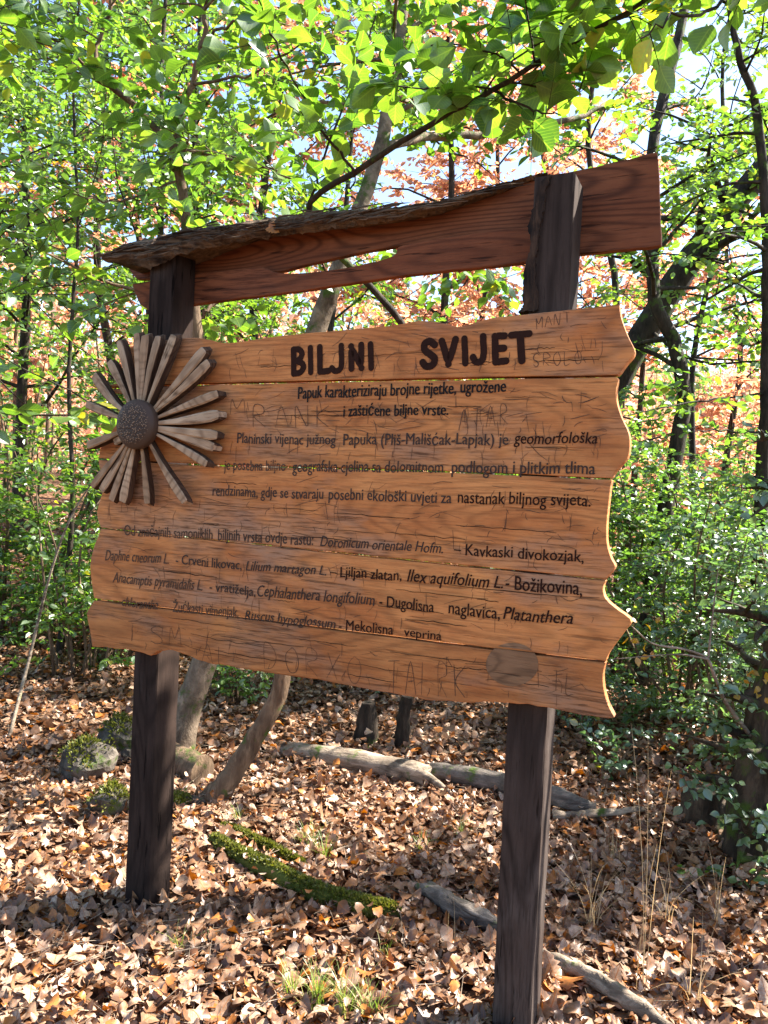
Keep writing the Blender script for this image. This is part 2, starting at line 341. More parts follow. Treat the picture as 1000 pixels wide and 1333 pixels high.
def hill_mat():
    mt, t, n, l = new_mat('autumn_hillside'); tc = n('ShaderNodeTexCoord'); v = tc.outputs['Object']
    a = noise(n, l, v, .35, 6, .7); r = ramp(n, [(.3, (.10, .05, .03)), (.5, (.26, .14, .085)), (.7, (.36, .22, .14))]); l(a.outputs[0], r.inputs[0])
    principled(n, l, r.outputs[0], .95, a.outputs[0], .5, .5, .05); return mt
M['hill'] = hill_mat()

# ------------------------------------------------------------------ ground
def _vn(x, y, f, s):
    return (np.sin(x * f + 1.3 * s + 1.7 * np.sin(y * f * .7 + s)) * np.cos(y * f * 1.1 + 2.1 * s + 1.2 * np.sin(x * f * .8 - s)))
def zg(x, y):
    x = np.asarray(x, float); y = np.asarray(y, float)
    z = .035 * _vn(x, y, 1.1, .4) + .018 * _vn(x, y, 3.1, 1.9) + .008 * _vn(x, y, 8.0, .7)
    near = np.clip((np.hypot(x, y - 2.4) - .8) / 2, 0, 1)
    z = z * (.35 + .65 * near)
    z = z + .05 * np.clip(-x - 1.2, 0, 20) * np.clip((y - 2.5) / 4, 0, 1)
    z = z + .06 * np.clip(y - 8, 0, 14) * np.clip((1 - x) / 4, 0, 1)
    z = z - .075 * np.clip((5.5 - y) / 1.5, 0, 1)
    z = z - .16 * np.clip(y - 7, 0, 30) * np.clip((x - .6) / 5, 0, 1)
    return z
gx = np.concatenate([np.linspace(-70, -9, 26)[:-1], np.linspace(-9, 9, 150), np.linspace(9, 70, 26)[1:]])
gy = np.concatenate([np.linspace(-40, -1, 14)[:-1], np.linspace(-1, 14, 140), np.linspace(14, 75, 30)[1:]])
X, Y = np.meshgrid(gx, gy); Z = zg(X, Y); nx, ny = len(gx), len(gy)
i = (np.arange(ny - 1)[:, None] * nx + np.arange(nx - 1)[None, :]).ravel()
mb = MB(); mb.add(np.stack([X, Y, Z], -1).reshape(-1, 3), [np.stack([i, i + 1, i + nx + 1, i + nx], -1)], 0, .5, True)
tagit(mb.build('ground', M['ground']), kind='structure')
# far valley side, autumn coloured
hx = np.linspace(-260, 320, 70); hy = np.linspace(62, 330, 40); X, Y = np.meshgrid(hx, hy)
Z = -9 + 62 * np.clip((Y - 70) / 230, 0, 1) ** .8 * (1 + .12 * np.sin(X * .02 + .5)) + 2.5 * np.sin(X * .06) * np.cos(Y * .05)
nx = len(hx); i = (np.arange(len(hy) - 1)[:, None] * nx + np.arange(nx - 1)[None, :]).ravel()
mb = MB(); mb.add(np.stack([X, Y, Z], -1).reshape(-1, 3), [np.stack([i, i + 1, i + nx + 1, i + nx], -1)], 0, .5, True)
tagit(mb.build('hill', M['hill']), kind='structure')

# ------------------------------------------------------------------ the sign
sign = empty('information_sign', tuple(P0), -YAW)
tagit(sign, 'large carved wooden information board on two dark posts under a narrow bark edged roof', 'sign')
# local frame of the sign: x along the board, y into it (0 = front face), z up
def extrude(name, poly, y0, y1, mat, parent, bevel=.003, smoothn=0, tint=.5):
    p = np.asarray(poly, float); k = len(p)
    V = np.vstack([np.c_[p[:, 0], np.full(k, y0), p[:, 1]], np.c_[p[:, 0], np.full(k, y1), p[:, 1]]])
    me = bpy.data.meshes.new(name)
    area = np.sum(p[:, 0] * np.roll(p[:, 1], -1) - np.roll(p[:, 0], -1) * p[:, 1])
    idx = list(range(k)) if area > 0 else list(range(k))[::-1]
    fs = [idx, [j + k for j in idx[::-1]]] + [[idx[a], idx[a - 1], idx[a - 1] + k, idx[a] + k] for a in range(k)]
    me.from_pydata(V.tolist(), [], fs); me.materials.append(mat)
    o = bpy.data.objects.new(name, me); COL.objects.link(o); o.parent = parent
    if bevel:
        b = o.modifiers.new('bevel', 'BEVEL'); b.width = bevel; b.segments = 2; b.limit_method = 'ANGLE'; b.angle_limit = RAD(50)
    return o
rng = np.random.default_rng(7)
def pxline(pts, off=0.0, n=None, wob=0.0):
    q = np.array([un(x, y, off) for x, y in pts])
    if n: q = resample(q, n)
    if wob: q = q + rng.normal(0, wob, q.shape)
    return q
TH = .036
S1 = [(120, 505), (300, 498.5), (804, 488.5)]; S2 = [(128, 597), (285, 605), (540, 612), (797, 623)]
S3 = [(131, 687.5), (400, 715.5), (590, 735), (789, 755)]; S4 = [(122, 780), (400, 814.5), (590, 838.5), (789, 861.5)]
top = [(168, 452), (225, 441), (262, 440), (290, 446), (318, 444), (365, 437), (430, 431), (505, 424), (548, 417.5), (575, 420), (596, 425), (622, 419), (640, 414), (700, 407.5), (806, 396)]
bot = [(120, 842), (150, 844), (178, 847), (195, 853), (212, 847), (235, 850), (262, 860), (312, 870), (400, 883), (495, 900), (560, 911), (620, 914), (665, 915), (715, 922), (772, 934), (800, 934)]
right = [[(806, 396), (809, 414), (817, 436), (826, 458), (815, 474), (806, 487)],
         [(805, 490), (802, 515), (808, 540), (818, 562), (820, 578), (817, 596), (805, 610), (797, 621)],
         [(796, 625), (793, 650), (790, 680), (790, 705), (795, 725), (801, 738), (794, 748), (788, 754)],
         [(787, 757), (785, 768), (789, 780), (802, 792), (822, 808), (812, 824), (800, 840), (792, 852), (789, 860)],
         [(788, 864), (785, 878), (786, 896), (791, 916), (800, 934)]]
left = [[(172, 500), (160, 475), (168, 452)],
        [(128, 596), (132, 580), (146, 560), (160, 535), (168, 506)],
        [(130, 686), (126, 668), (131, 648), (136, 630), (130, 612), (128, 599)],
        [(122, 778), (119, 758), (117, 735), (122, 712), (130, 692)],
        [(120, 842), (117, 822), (113, 800), (117, 790), (122, 783)]]
def dens(p, n): return [tuple(v) for v in resample(np.array(p, float), n)]
gap = 2.0
def shift(line, dy): return [(x, y + dy) for x, y in line]
bounds_top = [top, shift(S1, gap), shift(S2, gap * .8), shift(S3, gap * .6), shift(S4, gap * .8)]
bounds_bot = [shift(S1, -gap * .4), shift(S2, -gap * .3), shift(S3, -gap * .4), shift(S4, -gap * .6), bot]
planks = []
for k in range(5):
    poly = []
    t_ = pxline(bounds_top[k], 0, 60 if k == 0 else 24, .0006 if k else .0004)
    r_ = pxline(right[k], 0, 26)[1:-1]
    b_ = pxline(bounds_bot[k][::-1], 0, 60 if k == 4 else 24, .0006)
    l_ = pxline(left[k], 0, 16)[1:-1]
    if k == 4: b_[1:-1, 1] += rng.normal(0, .0015, len(b_) - 2)
    poly = np.vstack([t_, r_, b_, l_])
    planks.append(extrude('plank', poly, .0008 * (k % 2), TH, M['board'], sign, .003))
PF = TH + .002                                # front plane of the posts
def post_obj(xl, xr, zt, dep, lean=0.0):
    me = MB(); n = 40; zs = np.linspace(-.35, zt, n); V = []
    for z in zs:
        dx = lean * (z - .8)
        j = rng.normal(0, .0007, 8)
        V += [(xl + dx + j[0], PF + .004 + j[1], z), (xl + .004 + dx, PF + j[2], z), (xr - .004 + dx, PF + j[3], z), (xr + dx + j[4], PF + .004, z), (xr + dx + j[5], PF + dep, z), (xl + dx + j[6], PF + dep, z)]
    V = np.array(V); k = 6
    i = np.arange(n - 1)[:, None] * k; j = np.arange(k)[None]; j2 = (j + 1) % k
    me.add(V, [np.stack([i + j, i + j2, i + k + j2, i + k + j], -1).reshape(-1, 4)], 0, .5, False)
    me.add(V[-6:], [np.arange(6)[None]], 0); me.add(V[:6], [np.arange(6)[::-1][None]], 0)
    return me.build('post', M['post'], sign)
a, b = un(163, 1150, PF), un(193, 1165, PF); lp0, lp1 = a[0], b[0]
zt = un(222, 322, PF)[1]
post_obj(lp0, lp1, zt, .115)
a, b = un(641, 1310, PF), un(690, 1310, PF); c = un(712, 932, PF)
rp0, rp1 = a[0], max(b[0], c[0]); zt2 = un(735, 226, PF)[1]
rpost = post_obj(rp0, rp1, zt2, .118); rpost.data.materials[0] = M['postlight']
# rotten flank of the tall post above the board
q = []
for x, y in [(716, 226), (708, 262), (703, 300), (697, 345), (700, 404), (676, 406), (682, 396), (681, 360), (690, 318), (688, 290), (698, 262), (703, 238)]: q.append(un(x, y, PF - .012))
q = np.vstack([q, q[:1]]); q = np.vstack([np.linspace(q[a], q[a + 1], 13)[:-1] for a in range(len(q) - 1)])
q = q + rng.normal(0, .0011, q.shape) + .0025 * np.sin(np.arange(len(q)) * .37 + np.sin(np.arange(len(q)) * .11) * 3)[:, None]
o = extrude('rotten_wood', q, PF - .014, PF + .05, M['rotten'], rpost, .002); o['label'] = 'rotten dark strip peeling along the tall post'
# roof: two rear planks and a bark edged slab lying over them
R1 = PF + .120
up = pxline([(166, 334), (240, 318), (300, 308), (420, 290), (560, 268), (640, 246), (690, 231), (760, 220), (855, 198)], R1 + .03, 50, .0012)
rt = pxline([(856, 199), (858, 240), (860, 285), (862, 319)], R1 + .03, 8, .001)
lowr = pxline([(861, 320), (800, 326), (740, 333), (690, 339)], R1 + .03, 12, .0006)
low2 = pxline([(660, 300), (600, 310), (522, 320), (480, 326.5), (440, 335), (395, 345), (357, 354), (250, 361), (178, 364)], R1 + .03, 34, .0007)
lft = pxline([(176, 362), (168, 350), (165, 338)], R1 + .03, 6)
extrude('roof_plank', np.vstack([up, rt[1:], lowr[1:], low2, lft[1:-1]]), R1 + .030, R1 + .056, M['roofwood'], sign, .003)
u2 = pxline([(172, 369), (250, 357), (300, 351), (340, 348), (358, 354), (385, 356), (440, 350), (490, 340), (514, 331), (524, 319), (600, 306), (700, 294)], R1, 40, .0007)
b2 = pxline([(702, 338), (640, 347), (520, 359.5), (400, 377), (300, 390), (255, 396), (197, 406)], R1, 34, .0008)
l2 = pxline([(196, 405), (180, 392), (172, 370)], R1, 6, .002)
extrude('roof_plank', np.vstack([u2, b2, l2[1:-1]]), R1, R1 + .026, M['roofwood'], sign, .003)
# slab: upper and lower front edge per pixel column
sx = np.array([131, 150, 172, 192, 206, 222, 260, 300, 340, 400, 450, 500, 560, 620, 680, 712.])
su = np.array([331, 317, 311, 307, 304, 301, 293, 288, 282, 274, 271, 267, 260, 246, 230, 223.])
sl = np.array([338, 341, 343, 348, 341, 333, 321, 313, 307, 299, 294, 287, 277, 257, 236, 227.])
xs = np.linspace(131, 712, 150)
mb = MB(); secs = []
for kx, x in enumerate(xs):
    off = np.interp(x, [131, 230, 330, 500, 600, 712], [-.02, .0, R1 - .06, R1 - .05, R1 - .02, R1 + .02])
    uu = un(x, np.interp(x, sx, su), off); dd = un(x, np.interp(x, sx, sl), off)
    s = (uu[0] + dd[0]) / 2; h = max(uu[1] - dd[1], .008); zb = dd[1]
    back = R1 + .075; j = rng.normal(0, 1, 10)
    rag = .010 * math.sin(kx * .5 + math.sin(kx * .23) * 3) + .005 * j[0]
    ring = [(off + .018 + rag, zb + .002 * j[1]), (off + rag * .5, zb + h * .2), (off - .008 + rag * .3 + .004 * j[2], zb + h * .38), (off + .004 + .003 * j[3], zb + h * .5),
            (off - .004 + .004 * j[4], zb + h * .68), (off + .012 + .004 * j[5], zb + h * .9 + .002 * j[6]), (off + .03, zb + h * 1.03 + .003 * j[7]), (back, zb + h * .95), (back, zb + h * .5), (off + .05, zb + h * .3)]
    secs.append([(s + .002 * j[8], a_, b_) for a_, b_ in ring])
    if kx % 2 == 0 and x < 640:                 # loose splinters of bark along the edge
        for _ in range(2):
            f = rng.uniform(.1, 1.0); L = rng.uniform(.03, .14); p = np.array([s, off - .012 + .012 * f, zb + h * f])
            tube(mb, np.array([p, p + [L * .5, rng.normal(-.004, .003), rng.normal(0, .003) + .02 * L], p + [L, rng.normal(0, .004), rng.normal(0, .004) + .05 * L]]), [.0012, rng.uniform(.002, .005), .0008], 4, 0)
S_ = np.array(secs); n, k = S_.shape[:2]
i = np.arange(n - 1)[:, None] * k; j = np.arange(k)[None]; j2 = (j + 1) % k
mb.add(S_.reshape(-1, 3), [np.stack([i + j, i + k + j, i + k + j2, i + j2], -1).reshape(-1, 4)], 0, .5, False)
mb.add(S_[0], [np.arange(k)[None]], 0); mb.add(S_[-1], [np.arange(k)[::-1][None]], 0)
o = mb.build('roof_slab', M['bark_slab'], sign); o['label'] = 'ragged slab with rotting bark along its edge'

# carved flower: sticks for petals round a domed seed head
fc = np.array([*un(197, 545)]); 
tips = [(265, 122), (365, 80), (415, 90), (490, 95), (575, 90), (745, 170), (772, 240), (825, 420), (828, 535), (822, 655), (802, 725), (762, 820), (640, 1032), (425, 1042), (285, 1032), (222, 1022), (165, 965), (112, 945), (88, 712), (82, 478), (125, 312), (210, 238), (240, 690), (480, 640)]
HD = -.085                                     # how far the seed head stands off the board
hc = un(177, 557, HD) + np.array([0, .012])
flower = extrude('carved_flower', [(fc[0] + .05 * math.cos(t), fc[1] + .05 * math.sin(t)) for t in np.linspace(0, 2 * np.pi, 24, endpoint=False)], -.06, .0, M['petal'], sign, .004)
flower['label'] = 'grey wooden flower of sticks round a brown seed head'
for tx, ty in tips:
    px, py = 90 + tx / 4.1667, 410 + ty / 4.1667
    tipo = rng.uniform(-.052, -.040); tp = un(px, py, tipo)
    ang = math.atan2(tp[1] - hc[1], tp[0] - hc[0])
    rt0 = hc + .035 * np.array([math.cos(ang), math.sin(ang)])
    A = np.array([rt0[0], -.066, rt0[1]]); B = np.array([tp[0], tipo, tp[1]])
    ax = B - A; L = np.linalg.norm(ax); ax /= L; sd = np.cross(ax, [0, 1, 0]); sd /= np.linalg.norm(sd); up_ = np.cross(sd, ax)
    if up_[1] > 0: up_ = -up_
    wd = rng.uniform(.0125, .0165); th = rng.uniform(.022, .032)
    ts = [0, .18, .36, .55, .72, .86, .95, 1.0]; wf = [.34, .44, .62, .86, 1.06, 1.10, .92, .5]; hf = [.8, .85, .92, .97, 1.0, .95, .6, .1]
    V = []; bend = rng.normal(0, .004)
    for t, a_, h_ in zip(ts, wf, hf):
        c_ = A + ax * L * t + sd * bend * math.sin(t * 3.1); w_ = wd * a_ * rng.uniform(.93, 1.07)
        V += [c_ - sd * w_ * 1.0 - up_ * th, c_ - sd * w_ + up_ * 0 * h_, c_ - sd * w_ * .68 + up_ * .0045 * h_, c_ + sd * w_ * .68 + up_ * .0045 * h_, c_ + sd * w_, c_ + sd * w_ - up_ * th]
    V = np.array(V)
    if True:                                   # the tip is cut back at a slant
        V[-6:] -= 0; V[-6] -= ax * .0; V[-5:-1] -= ax * .012
    k = 6; n = len(ts); mb = MB()
    i = np.arange(n - 1)[:, None] * k; j = np.arange(k)[None]; j2 = (j + 1) % k
    Q = np.stack([i + j, i + j2, i + k + j2, i + k + j], -1)
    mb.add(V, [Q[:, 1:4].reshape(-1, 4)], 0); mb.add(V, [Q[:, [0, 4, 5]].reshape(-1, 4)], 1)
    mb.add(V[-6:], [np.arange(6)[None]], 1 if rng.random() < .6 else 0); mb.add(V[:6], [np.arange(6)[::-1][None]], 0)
    Bm = np.array([ax, sd, up_]); po = None
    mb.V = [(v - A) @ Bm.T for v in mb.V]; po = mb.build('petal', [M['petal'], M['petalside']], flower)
    po.matrix_local = Matrix(((ax[0], sd[0], up_[0], A[0]), (ax[1], sd[1], up_[1], A[1]), (ax[2], sd[2], up_[2], A[2]), (0, 0, 0, 1)))
# seed head
mb = MB(); prof = [(.000, 1.0, 0), (.012, .995, 0), (.026, .965, 0), (.04, .9, 0), (.052, .80, .15), (.062, .66, 1), (.069, .48, 1), (.072, .25, 1), (.070, -.4, 1), (.06, -.9, 1)]
ns = 48; V = []; tn = []
for r_, h_, t_ in prof:
    for a_ in range(ns):
        th = a_ * 2 * np.pi / ns; V.append((hc[0] + r_ * 1.12 * math.cos(th), HD - .034 * h_ + .008, hc[1] + r_ * 1.16 * math.sin(th))); tn.append(t_)
n = len(prof); i = np.arange(n - 1)[:, None] * ns; j = np.arange(ns)[None]; j2 = (j + 1) % ns
mb.add(np.array(V), [np.stack([i + j, i + ns + j, i + ns + j2, i + j2], -1).reshape(-1, 4)], 0, np.array(tn), True)
mb.build('seed_head', M['seed'], flower)

# ---- lettering: text outlines fitted between two baseline pixels on the board
_fc = {}
def text_mesh(body, offset, shear):
    cu = bpy.data.curves.new('lettering', 'FONT'); cu.body = body; cu.size = 1.0; cu.offset = offset; cu.shear = shear; cu.resolution_u = 3
    o = bpy.data.objects.new('lettering', cu); COL.objects.link(o); bpy.context.view_layer.update()
    me = bpy.data.meshes.new_from_object(o.evaluated_get(bpy.context.evaluated_depsgraph_get()))
    bpy.data.objects.remove(o); bpy.data.curves.remove(cu); return me
_h = text_mesh('H', 0, 0); CAP = max(v.co.y for v in _h.vertices) - min(v.co.y for v in _h.vertices)
def letter(plank, body, x0, y0, x1, y1, hpx, mat, offset=.012, shear=0.0, lift=-.0016):
    me = text_mesh(body, 0.0, shear)
    bm = bmesh.new(); bm.from_mesh(me); vs = bm.verts[:]; ex = max(0.0, offset) * 1.9
    if ex:
        g2 = bmesh.ops.duplicate(bm, geom=bm.verts[:] + bm.edges[:] + bm.faces[:])['geom']
        for v in vs: v.co.x -= ex * .5
        for v in g2:
            if isinstance(v, bmesh.types.BMVert): v.co.x += ex * .5; v.co.y += .006; v.co.z = 1
    bm.to_mesh(me); bm.free(); co = np.array([v.co[:] for v in me.vertices]); dl = co[:, 2] * .00012
    a, b = un(x0, y0), un(x1, y1); xm, xM = co[:, 0].min(), co[:, 0].max(); dirv = (b - a) / (xM - xm)
    hpx *= 1.13
    h0 = un(x0, y0 - hpx)[1] - a[1]; h1 = un(x1, y1 - hpx)[1] - b[1]
    t = (co[:, 0] - xm) / (xM - xm); hh = (h0 + (h1 - h0) * t) / CAP
    P = a[None] + dirv[None] * (co[:, 0] - xm)[:, None]; P[:, 1] += co[:, 1] * hh
    P[:, 1] += .0012 * np.sin(P[:, 0] * 41) + .0008 * np.sin(P[:, 0] * 113)
    me.vertices.foreach_set('co', np.c_[P[:, 0], lift - dl, P[:, 1]].astype(np.float32).ravel())
    if True:
        me.update(); n_ = sum(p.normal.y for p in me.polygons)
        if n_ > 0: me.flip_normals()
    me.materials.clear(); me.materials.append(M[mat]); me.name = 'lettering'
    o = bpy.data.objects.new('lettering', me); COL.objects.link(o); o.parent = planks[plank]; return o
def brush(strokes, hw, plank):
    """painted capitals: round ended strokes, each a hair above the one before"""
    mb = MB(); lift = -.0012
    for st, cl in strokes:
        q = np.array([un(x, y) for x, y in st]); q = resample(q, len(q) * 6) if cl else np.vstack([np.linspace(q[a], q[a + 1], 5)[(1 if a else 0):] for a in range(len(q) - 1)])
        q = q + rng.normal(0, .0003, q.shape); d = unit(np.gradient(q, axis=0)); nn = np.c_[-d[:, 1], d[:, 0]]; n = len(q); ww = hw * rng.uniform(.94, 1.06)
        a, b = q + nn * ww, q - nn * ww; lift -= .00005
        V = np.vstack([np.c_[a[:, 0], np.full(n, lift), a[:, 1]], np.c_[b[:, 0], np.full(n, lift), b[:, 1]]])
        i = np.arange(n - 1); mb.add(V, [np.stack([i, i + n, i + n + 1, i + 1], -1)], 0)
        js = [q[0], q[-1]] + ([] if cl else [un(x, y) for x, y in st[1:-1]])
        for p in js:
            lift -= .00004; th = np.linspace(0, 2 * np.pi, 18, endpoint=False)
            mb.add(np.c_[p[0] + ww * np.cos(th), np.full(18, lift), p[1] + ww * np.sin(th)], [np.arange(18)[::-1][None]], 0)
    return mb.build('lettering', M['paint'], planks[plank])
L_, C_ = False, True
brush([([(382.5, 455), (383, 486.5)], L_), ([(383, 455), (390, 455), (393.5, 461), (390, 468), (384, 470)], C_), ([(384, 470), (392, 472), (395.5, 478), (391, 485), (384, 486.5)], C_),
       ([(404.5, 453), (405, 485)], L_), ([(416.5, 452), (417, 484), (428, 483)], L_), ([(444.5, 450), (445, 474), (442, 481.5), (436, 483), (432.5, 479)], C_),
       ([(458, 480), (457.5, 451), (471, 479), (470.5, 449)], L_), ([(483, 448.5), (483.5, 479)], L_)], .0094, 0)
brush([([(566, 449), (560, 444.5), (553, 448), (553.5, 456), (560, 461), (566, 467), (563.5, 475), (555.5, 477), (550.5, 472)], C_), ([(575.5, 444), (584, 474), (593.5, 442)], L_), ([(605, 441), (606, 473)], L_),
       ([(629, 438), (630, 461), (626.5, 470), (619.5, 471), (616, 465)], C_), ([(657, 437), (644.5, 438), (645.5, 471.5), (659, 470)], L_), ([(646, 454), (656, 453.5)], L_), ([(666, 436.5), (689, 434.5)], L_), ([(677.5, 436), (679.5, 469.5)], L_)], .0100, 0)
letter(1, 'Papuk karakteriziraju brojne rijetke, ugrožene', 388, 519, 659, 510, 14, 'paintblack', .026)
letter(1, 'i zaštićene biljne vrste.', 447, 542, 584, 540, 13, 'paintblack', .026)
letter(1, 'Planinski vijenac južnog', 309, 577, 437, 579, 12, 'paintworn', .010)
letter(1, 'Papuka (Pliš-Mališćak-Lapjak) je', 447, 579, 662, 579, 13, 'paintworn', .012)
letter(1, 'geomorfološka', 669, 578, 778, 577, 13, 'paint', .014, .12)
letter(1, 'je posebna biljno', 292, 612, 372, 613, 12, 'paintfaded', .008)
letter(1, 'geografska cjelina sa dolomitnom', 381, 614, 577, 615, 13, 'paintworn', .010)
letter(1, 'podlogom i plitkim tlima', 588, 616, 775, 617, 14, 'paintworn', .014)
letter(2, 'rendzinama, gdje se stvaraju', 277, 645, 421, 650, 12, 'paintworn', .010)
letter(2, 'posebni ekološki uvjeti za', 428, 650, 588, 655, 13, 'paintworn', .014)
letter(2, 'nastanak biljnog svijeta.', 596, 655, 769, 659, 14, 'paint', .012)
letter(2, 'Od značajnih samoniklih', 162, 697, 277, 702, 12, 'paintfaded', .010)
letter(2, 'biljnih vrsta ovdje rastu:', 284, 703, 408, 710, 13, 'paintworn', .010)
letter(2, 'Doronicum orientale Hofm.', 417, 711, 577, 720, 12, 'paintworn', .012, .25)
letter(2, '– Kavkaski divokozjak,', 591, 722, 760, 732, 13, 'paint', .012)
letter(3, 'Daphne cneorum L.', 137, 729, 220, 734, 12, 'paintfaded', .010, .25)
letter(3, '- Crveni likovac,', 229, 734, 315, 742, 11, 'paintworn', .012)
letter(3, 'Lilium martagon L.', 320, 742, 425, 749, 11, 'paintworn', .012, .25)
letter(3, '– Ljiljan zlatan,', 430, 750, 523, 756, 12, 'paint', .014)
letter(3, 'Ilex aquifolium L.', 530, 757, 655, 766, 14, 'paint', .014, .25)
letter(3, '- Božikovina,', 658, 767, 758, 775, 16, 'paint', .016)
letter(3, 'Anacamptis pyramidalis L.', 147, 758, 264, 769, 12, 'paintfaded', .010, .25)
letter(3, '- vratiželja,', 273, 769, 333, 776, 11, 'paintworn', .012)
letter(3, 'Cephalanthera longifolium', 335, 776, 488, 788, 13, 'paintworn', .012, .2)
letter(3, '- Dugolisna', 494, 789, 565, 797, 13, 'paint', .012)
letter(3, 'naglavica,', 584, 799, 651, 806, 14, 'paint', .014)
letter(3, 'Platanthera', 655, 806, 746, 813, 14, 'paint', .016, .22)
letter(3, 'chlorantha', 159, 789, 206, 794, 11, 'paintfaded', .010, .25)
letter(3, 'Žućkasti vimenjak,', 225, 796, 311, 804, 12, 'paintfaded', .012)
letter(3, 'Ruscus hypoglossum', 319, 806, 437, 818, 11, 'paintworn', .010, .2)
letter(3, '- Mekolisna', 441, 820, 512, 826, 12, 'paint', .010)
letter(3, 'veprina', 526, 828, 575, 833, 10, 'paint', .010)
# ---- scratches and carved names: thin grooves drawn as ribbons
STK = {'I': [[(0, 0), (0, 1)]], 'S': [[(1, .85), (.6, 1), (.1, .85), (.1, .6), (.9, .4), (.95, .15), (.5, 0), (0, .15)]], 'M': [[(0, 0), (.1, 1), (.5, .4), (.9, 1), (1, 0)]],
       'A': [[(0, 0), (.5, 1), (1, 0)], [(.2, .4), (.8, .4)]], 'L': [[(0, 1), (0, 0), (.8, .05)]], 'D': [[(0, 0), (0, 1), (.6, .9), (.9, .5), (.6, .1), (0, 0)]],
       'O': [[(.5, 1), (.1, .75), (0, .4), (.3, .02), (.75, .05), (1, .45), (.85, .85), (.5, 1)]], 'R': [[(0, 0), (0, 1), (.7, .95), (.8, .65), (.1, .5), (.9, 0)]],
       'X': [[(0, 0), (1, 1)], [(0, 1), (.8, 0)]], 'T': [[(.5, 0), (.5, 1)], [(0, 1), (1, 1)]], 'K': [[(0, 0), (0, 1)], [(.9, 1), (.05, .5), (.9, 0)]], 'N': [[(0, 0), (0, 1), (.8, 0), (.85, 1)]],
       'P': [[(0, 0), (0, 1), (.8, .9), (.7, .5), (0, .45)]], '+': [[(.5, 0), (.5, 1)], [(0, .5), (1, .5)]]}
def ribbon(mb, q, wd):
    q = np.asarray(q, float); d = unit(np.gradient(q, axis=0)); nn = np.c_[-d[:, 1], d[:, 0]]
    wv = (wd * (.6 + .4 * np.sin(np.linspace(0, np.pi, len(q)))))[:, None]
    a, b = q + nn * wv, q - nn * wv; n = len(q)
    V = np.vstack([np.c_[a[:, 0], np.full(n, -.0009), a[:, 1]], np.c_[b[:, 0], np.full(n, -.0009), b[:, 1]]])
    i = np.arange(n - 1); mb.add(V, [np.stack([i, i + n, i + n + 1, i + 1], -1)], 0)
def carve(mb, word, x0, y0, x1, y1, hpx, wd=.0012, rr=rng):
    n = len(word)
    for c_i, ch in enumerate(word):
        if ch not in STK: continue
        for st in STK[ch]:
            pts = []
            for u_, v_ in st:
                t = (c_i + u_ * .62) / max(n - .38, 1e-3)
                pts.append(un(x0 + (x1 - x0) * t + rr.normal(0, .6), y0 + (y1 - y0) * t - v_ * hpx + rr.normal(0, .6)))
            ribbon(mb, resample(np.array(pts), max(3, len(pts) * 3)), wd * rr.uniform(.7, 1.2))
bands = [(top, S1), (S1, S2), (S2, S3), (S3, S4), (S4, bot)]
def yat(line, x): return np.interp(x, [p[0] for p in line], [p[1] for p in line])
words_ = {0: [('SROLO', 694, 478, 757, 473, 17), ('MANT', 698, 428, 742, 420, 14)],
          1: [('ATAR', 598, 560, 662, 552, 26), ('RANK', 330, 556, 430, 556, 28), ('M', 300, 540, 320, 540, 20)],
          2: [], 3: [('T', 330, 800, 345, 800, 20)],
          4: [('ISM', 172, 834, 236, 842, 24), ('AL', 262, 862, 300, 868, 24), ('DORXO', 345, 870, 470, 890, 34), ('TAIRK', 506, 902, 606, 908, 42), ('I+L', 701, 895, 748, 905, 26)]}
for k in range(5):
    for wd_ in words_[k]:
        mb = MB(); carve(mb, *wd_); mb.build('carved_groove', M['scratch'], planks[k])
    mb = MB()
    for _ in range([80, 170, 170, 110, 70][k]):
        x = rng.uniform(300 if k < 2 else 140, 785); t = rng.uniform(.08, .92)
        ya, yb = yat(bands[k][0], x) + 6, yat(bands[k][1], x) - 6; y = ya + (yb - ya) * t
        if rng.random() < .55: dx, dy = rng.normal(0, 3), rng.uniform(5, 26)
        else: dx, dy = rng.uniform(6, 34), rng.normal(0, 6)
        x2, y2 = min(x + dx, 790), y + dy; y2 = min(max(y2, yat(bands[k][0], x2) + 4), yat(bands[k][1], x2) - 4)
        xm, ym = (x + x2) / 2 + rng.normal(0, 1.5), (y + y2) / 2 + rng.normal(0, 1.5)
        ribbon(mb, resample(np.array([un(x, y), un(xm, ym), un(x2, y2)]), 6), rng.uniform(.0004, .0010))
    mb.build('scratch_groove', M['scratch'], planks[k]); mb = MB()
    for _ in range([7, 6, 11, 9, 12][k]):       # drying cracks along the grain
        x = rng.uniform(150 if k > 1 else 300, 700); L = rng.uniform(25, 190) * rng.random() + 20; t = rng.uniform(.15, .9); q = []
        for xx in np.linspace(x, min(x + L, 780), 12):
            ya, yb = yat(bands[k][0], xx) + 5, yat(bands[k][1], xx) - 5; q.append(un(xx, ya + (yb - ya) * t + rng.normal(0, .5)))
        ribbon(mb, q, rng.uniform(.0005, .0013))
    mb.build('crack', M['crack'], planks[k])
# round plug set across the last seam, in two halves
for k, sgn in ((3, 1), (4, -1)):
    q = []
    for tt in np.linspace(0, 2 * np.pi, 44, endpoint=False):
        x = 667 + 34 * math.cos(tt); y = 865 + 28 * math.sin(tt); ys = yat(S4, x)
        if (y < ys - 1) == (sgn > 0): q.append(un(x, y))
    ang = [math.atan2(v[1] - un(667, 858 if sgn < 0 else 843)[1], v[0] - un(667, 858)[0]) for v in q]; q = np.array([q[a] for a in np.argsort(ang)])
    extrude('round_plug', q, -.0014, .002, M['plug'], planks[k], 0)

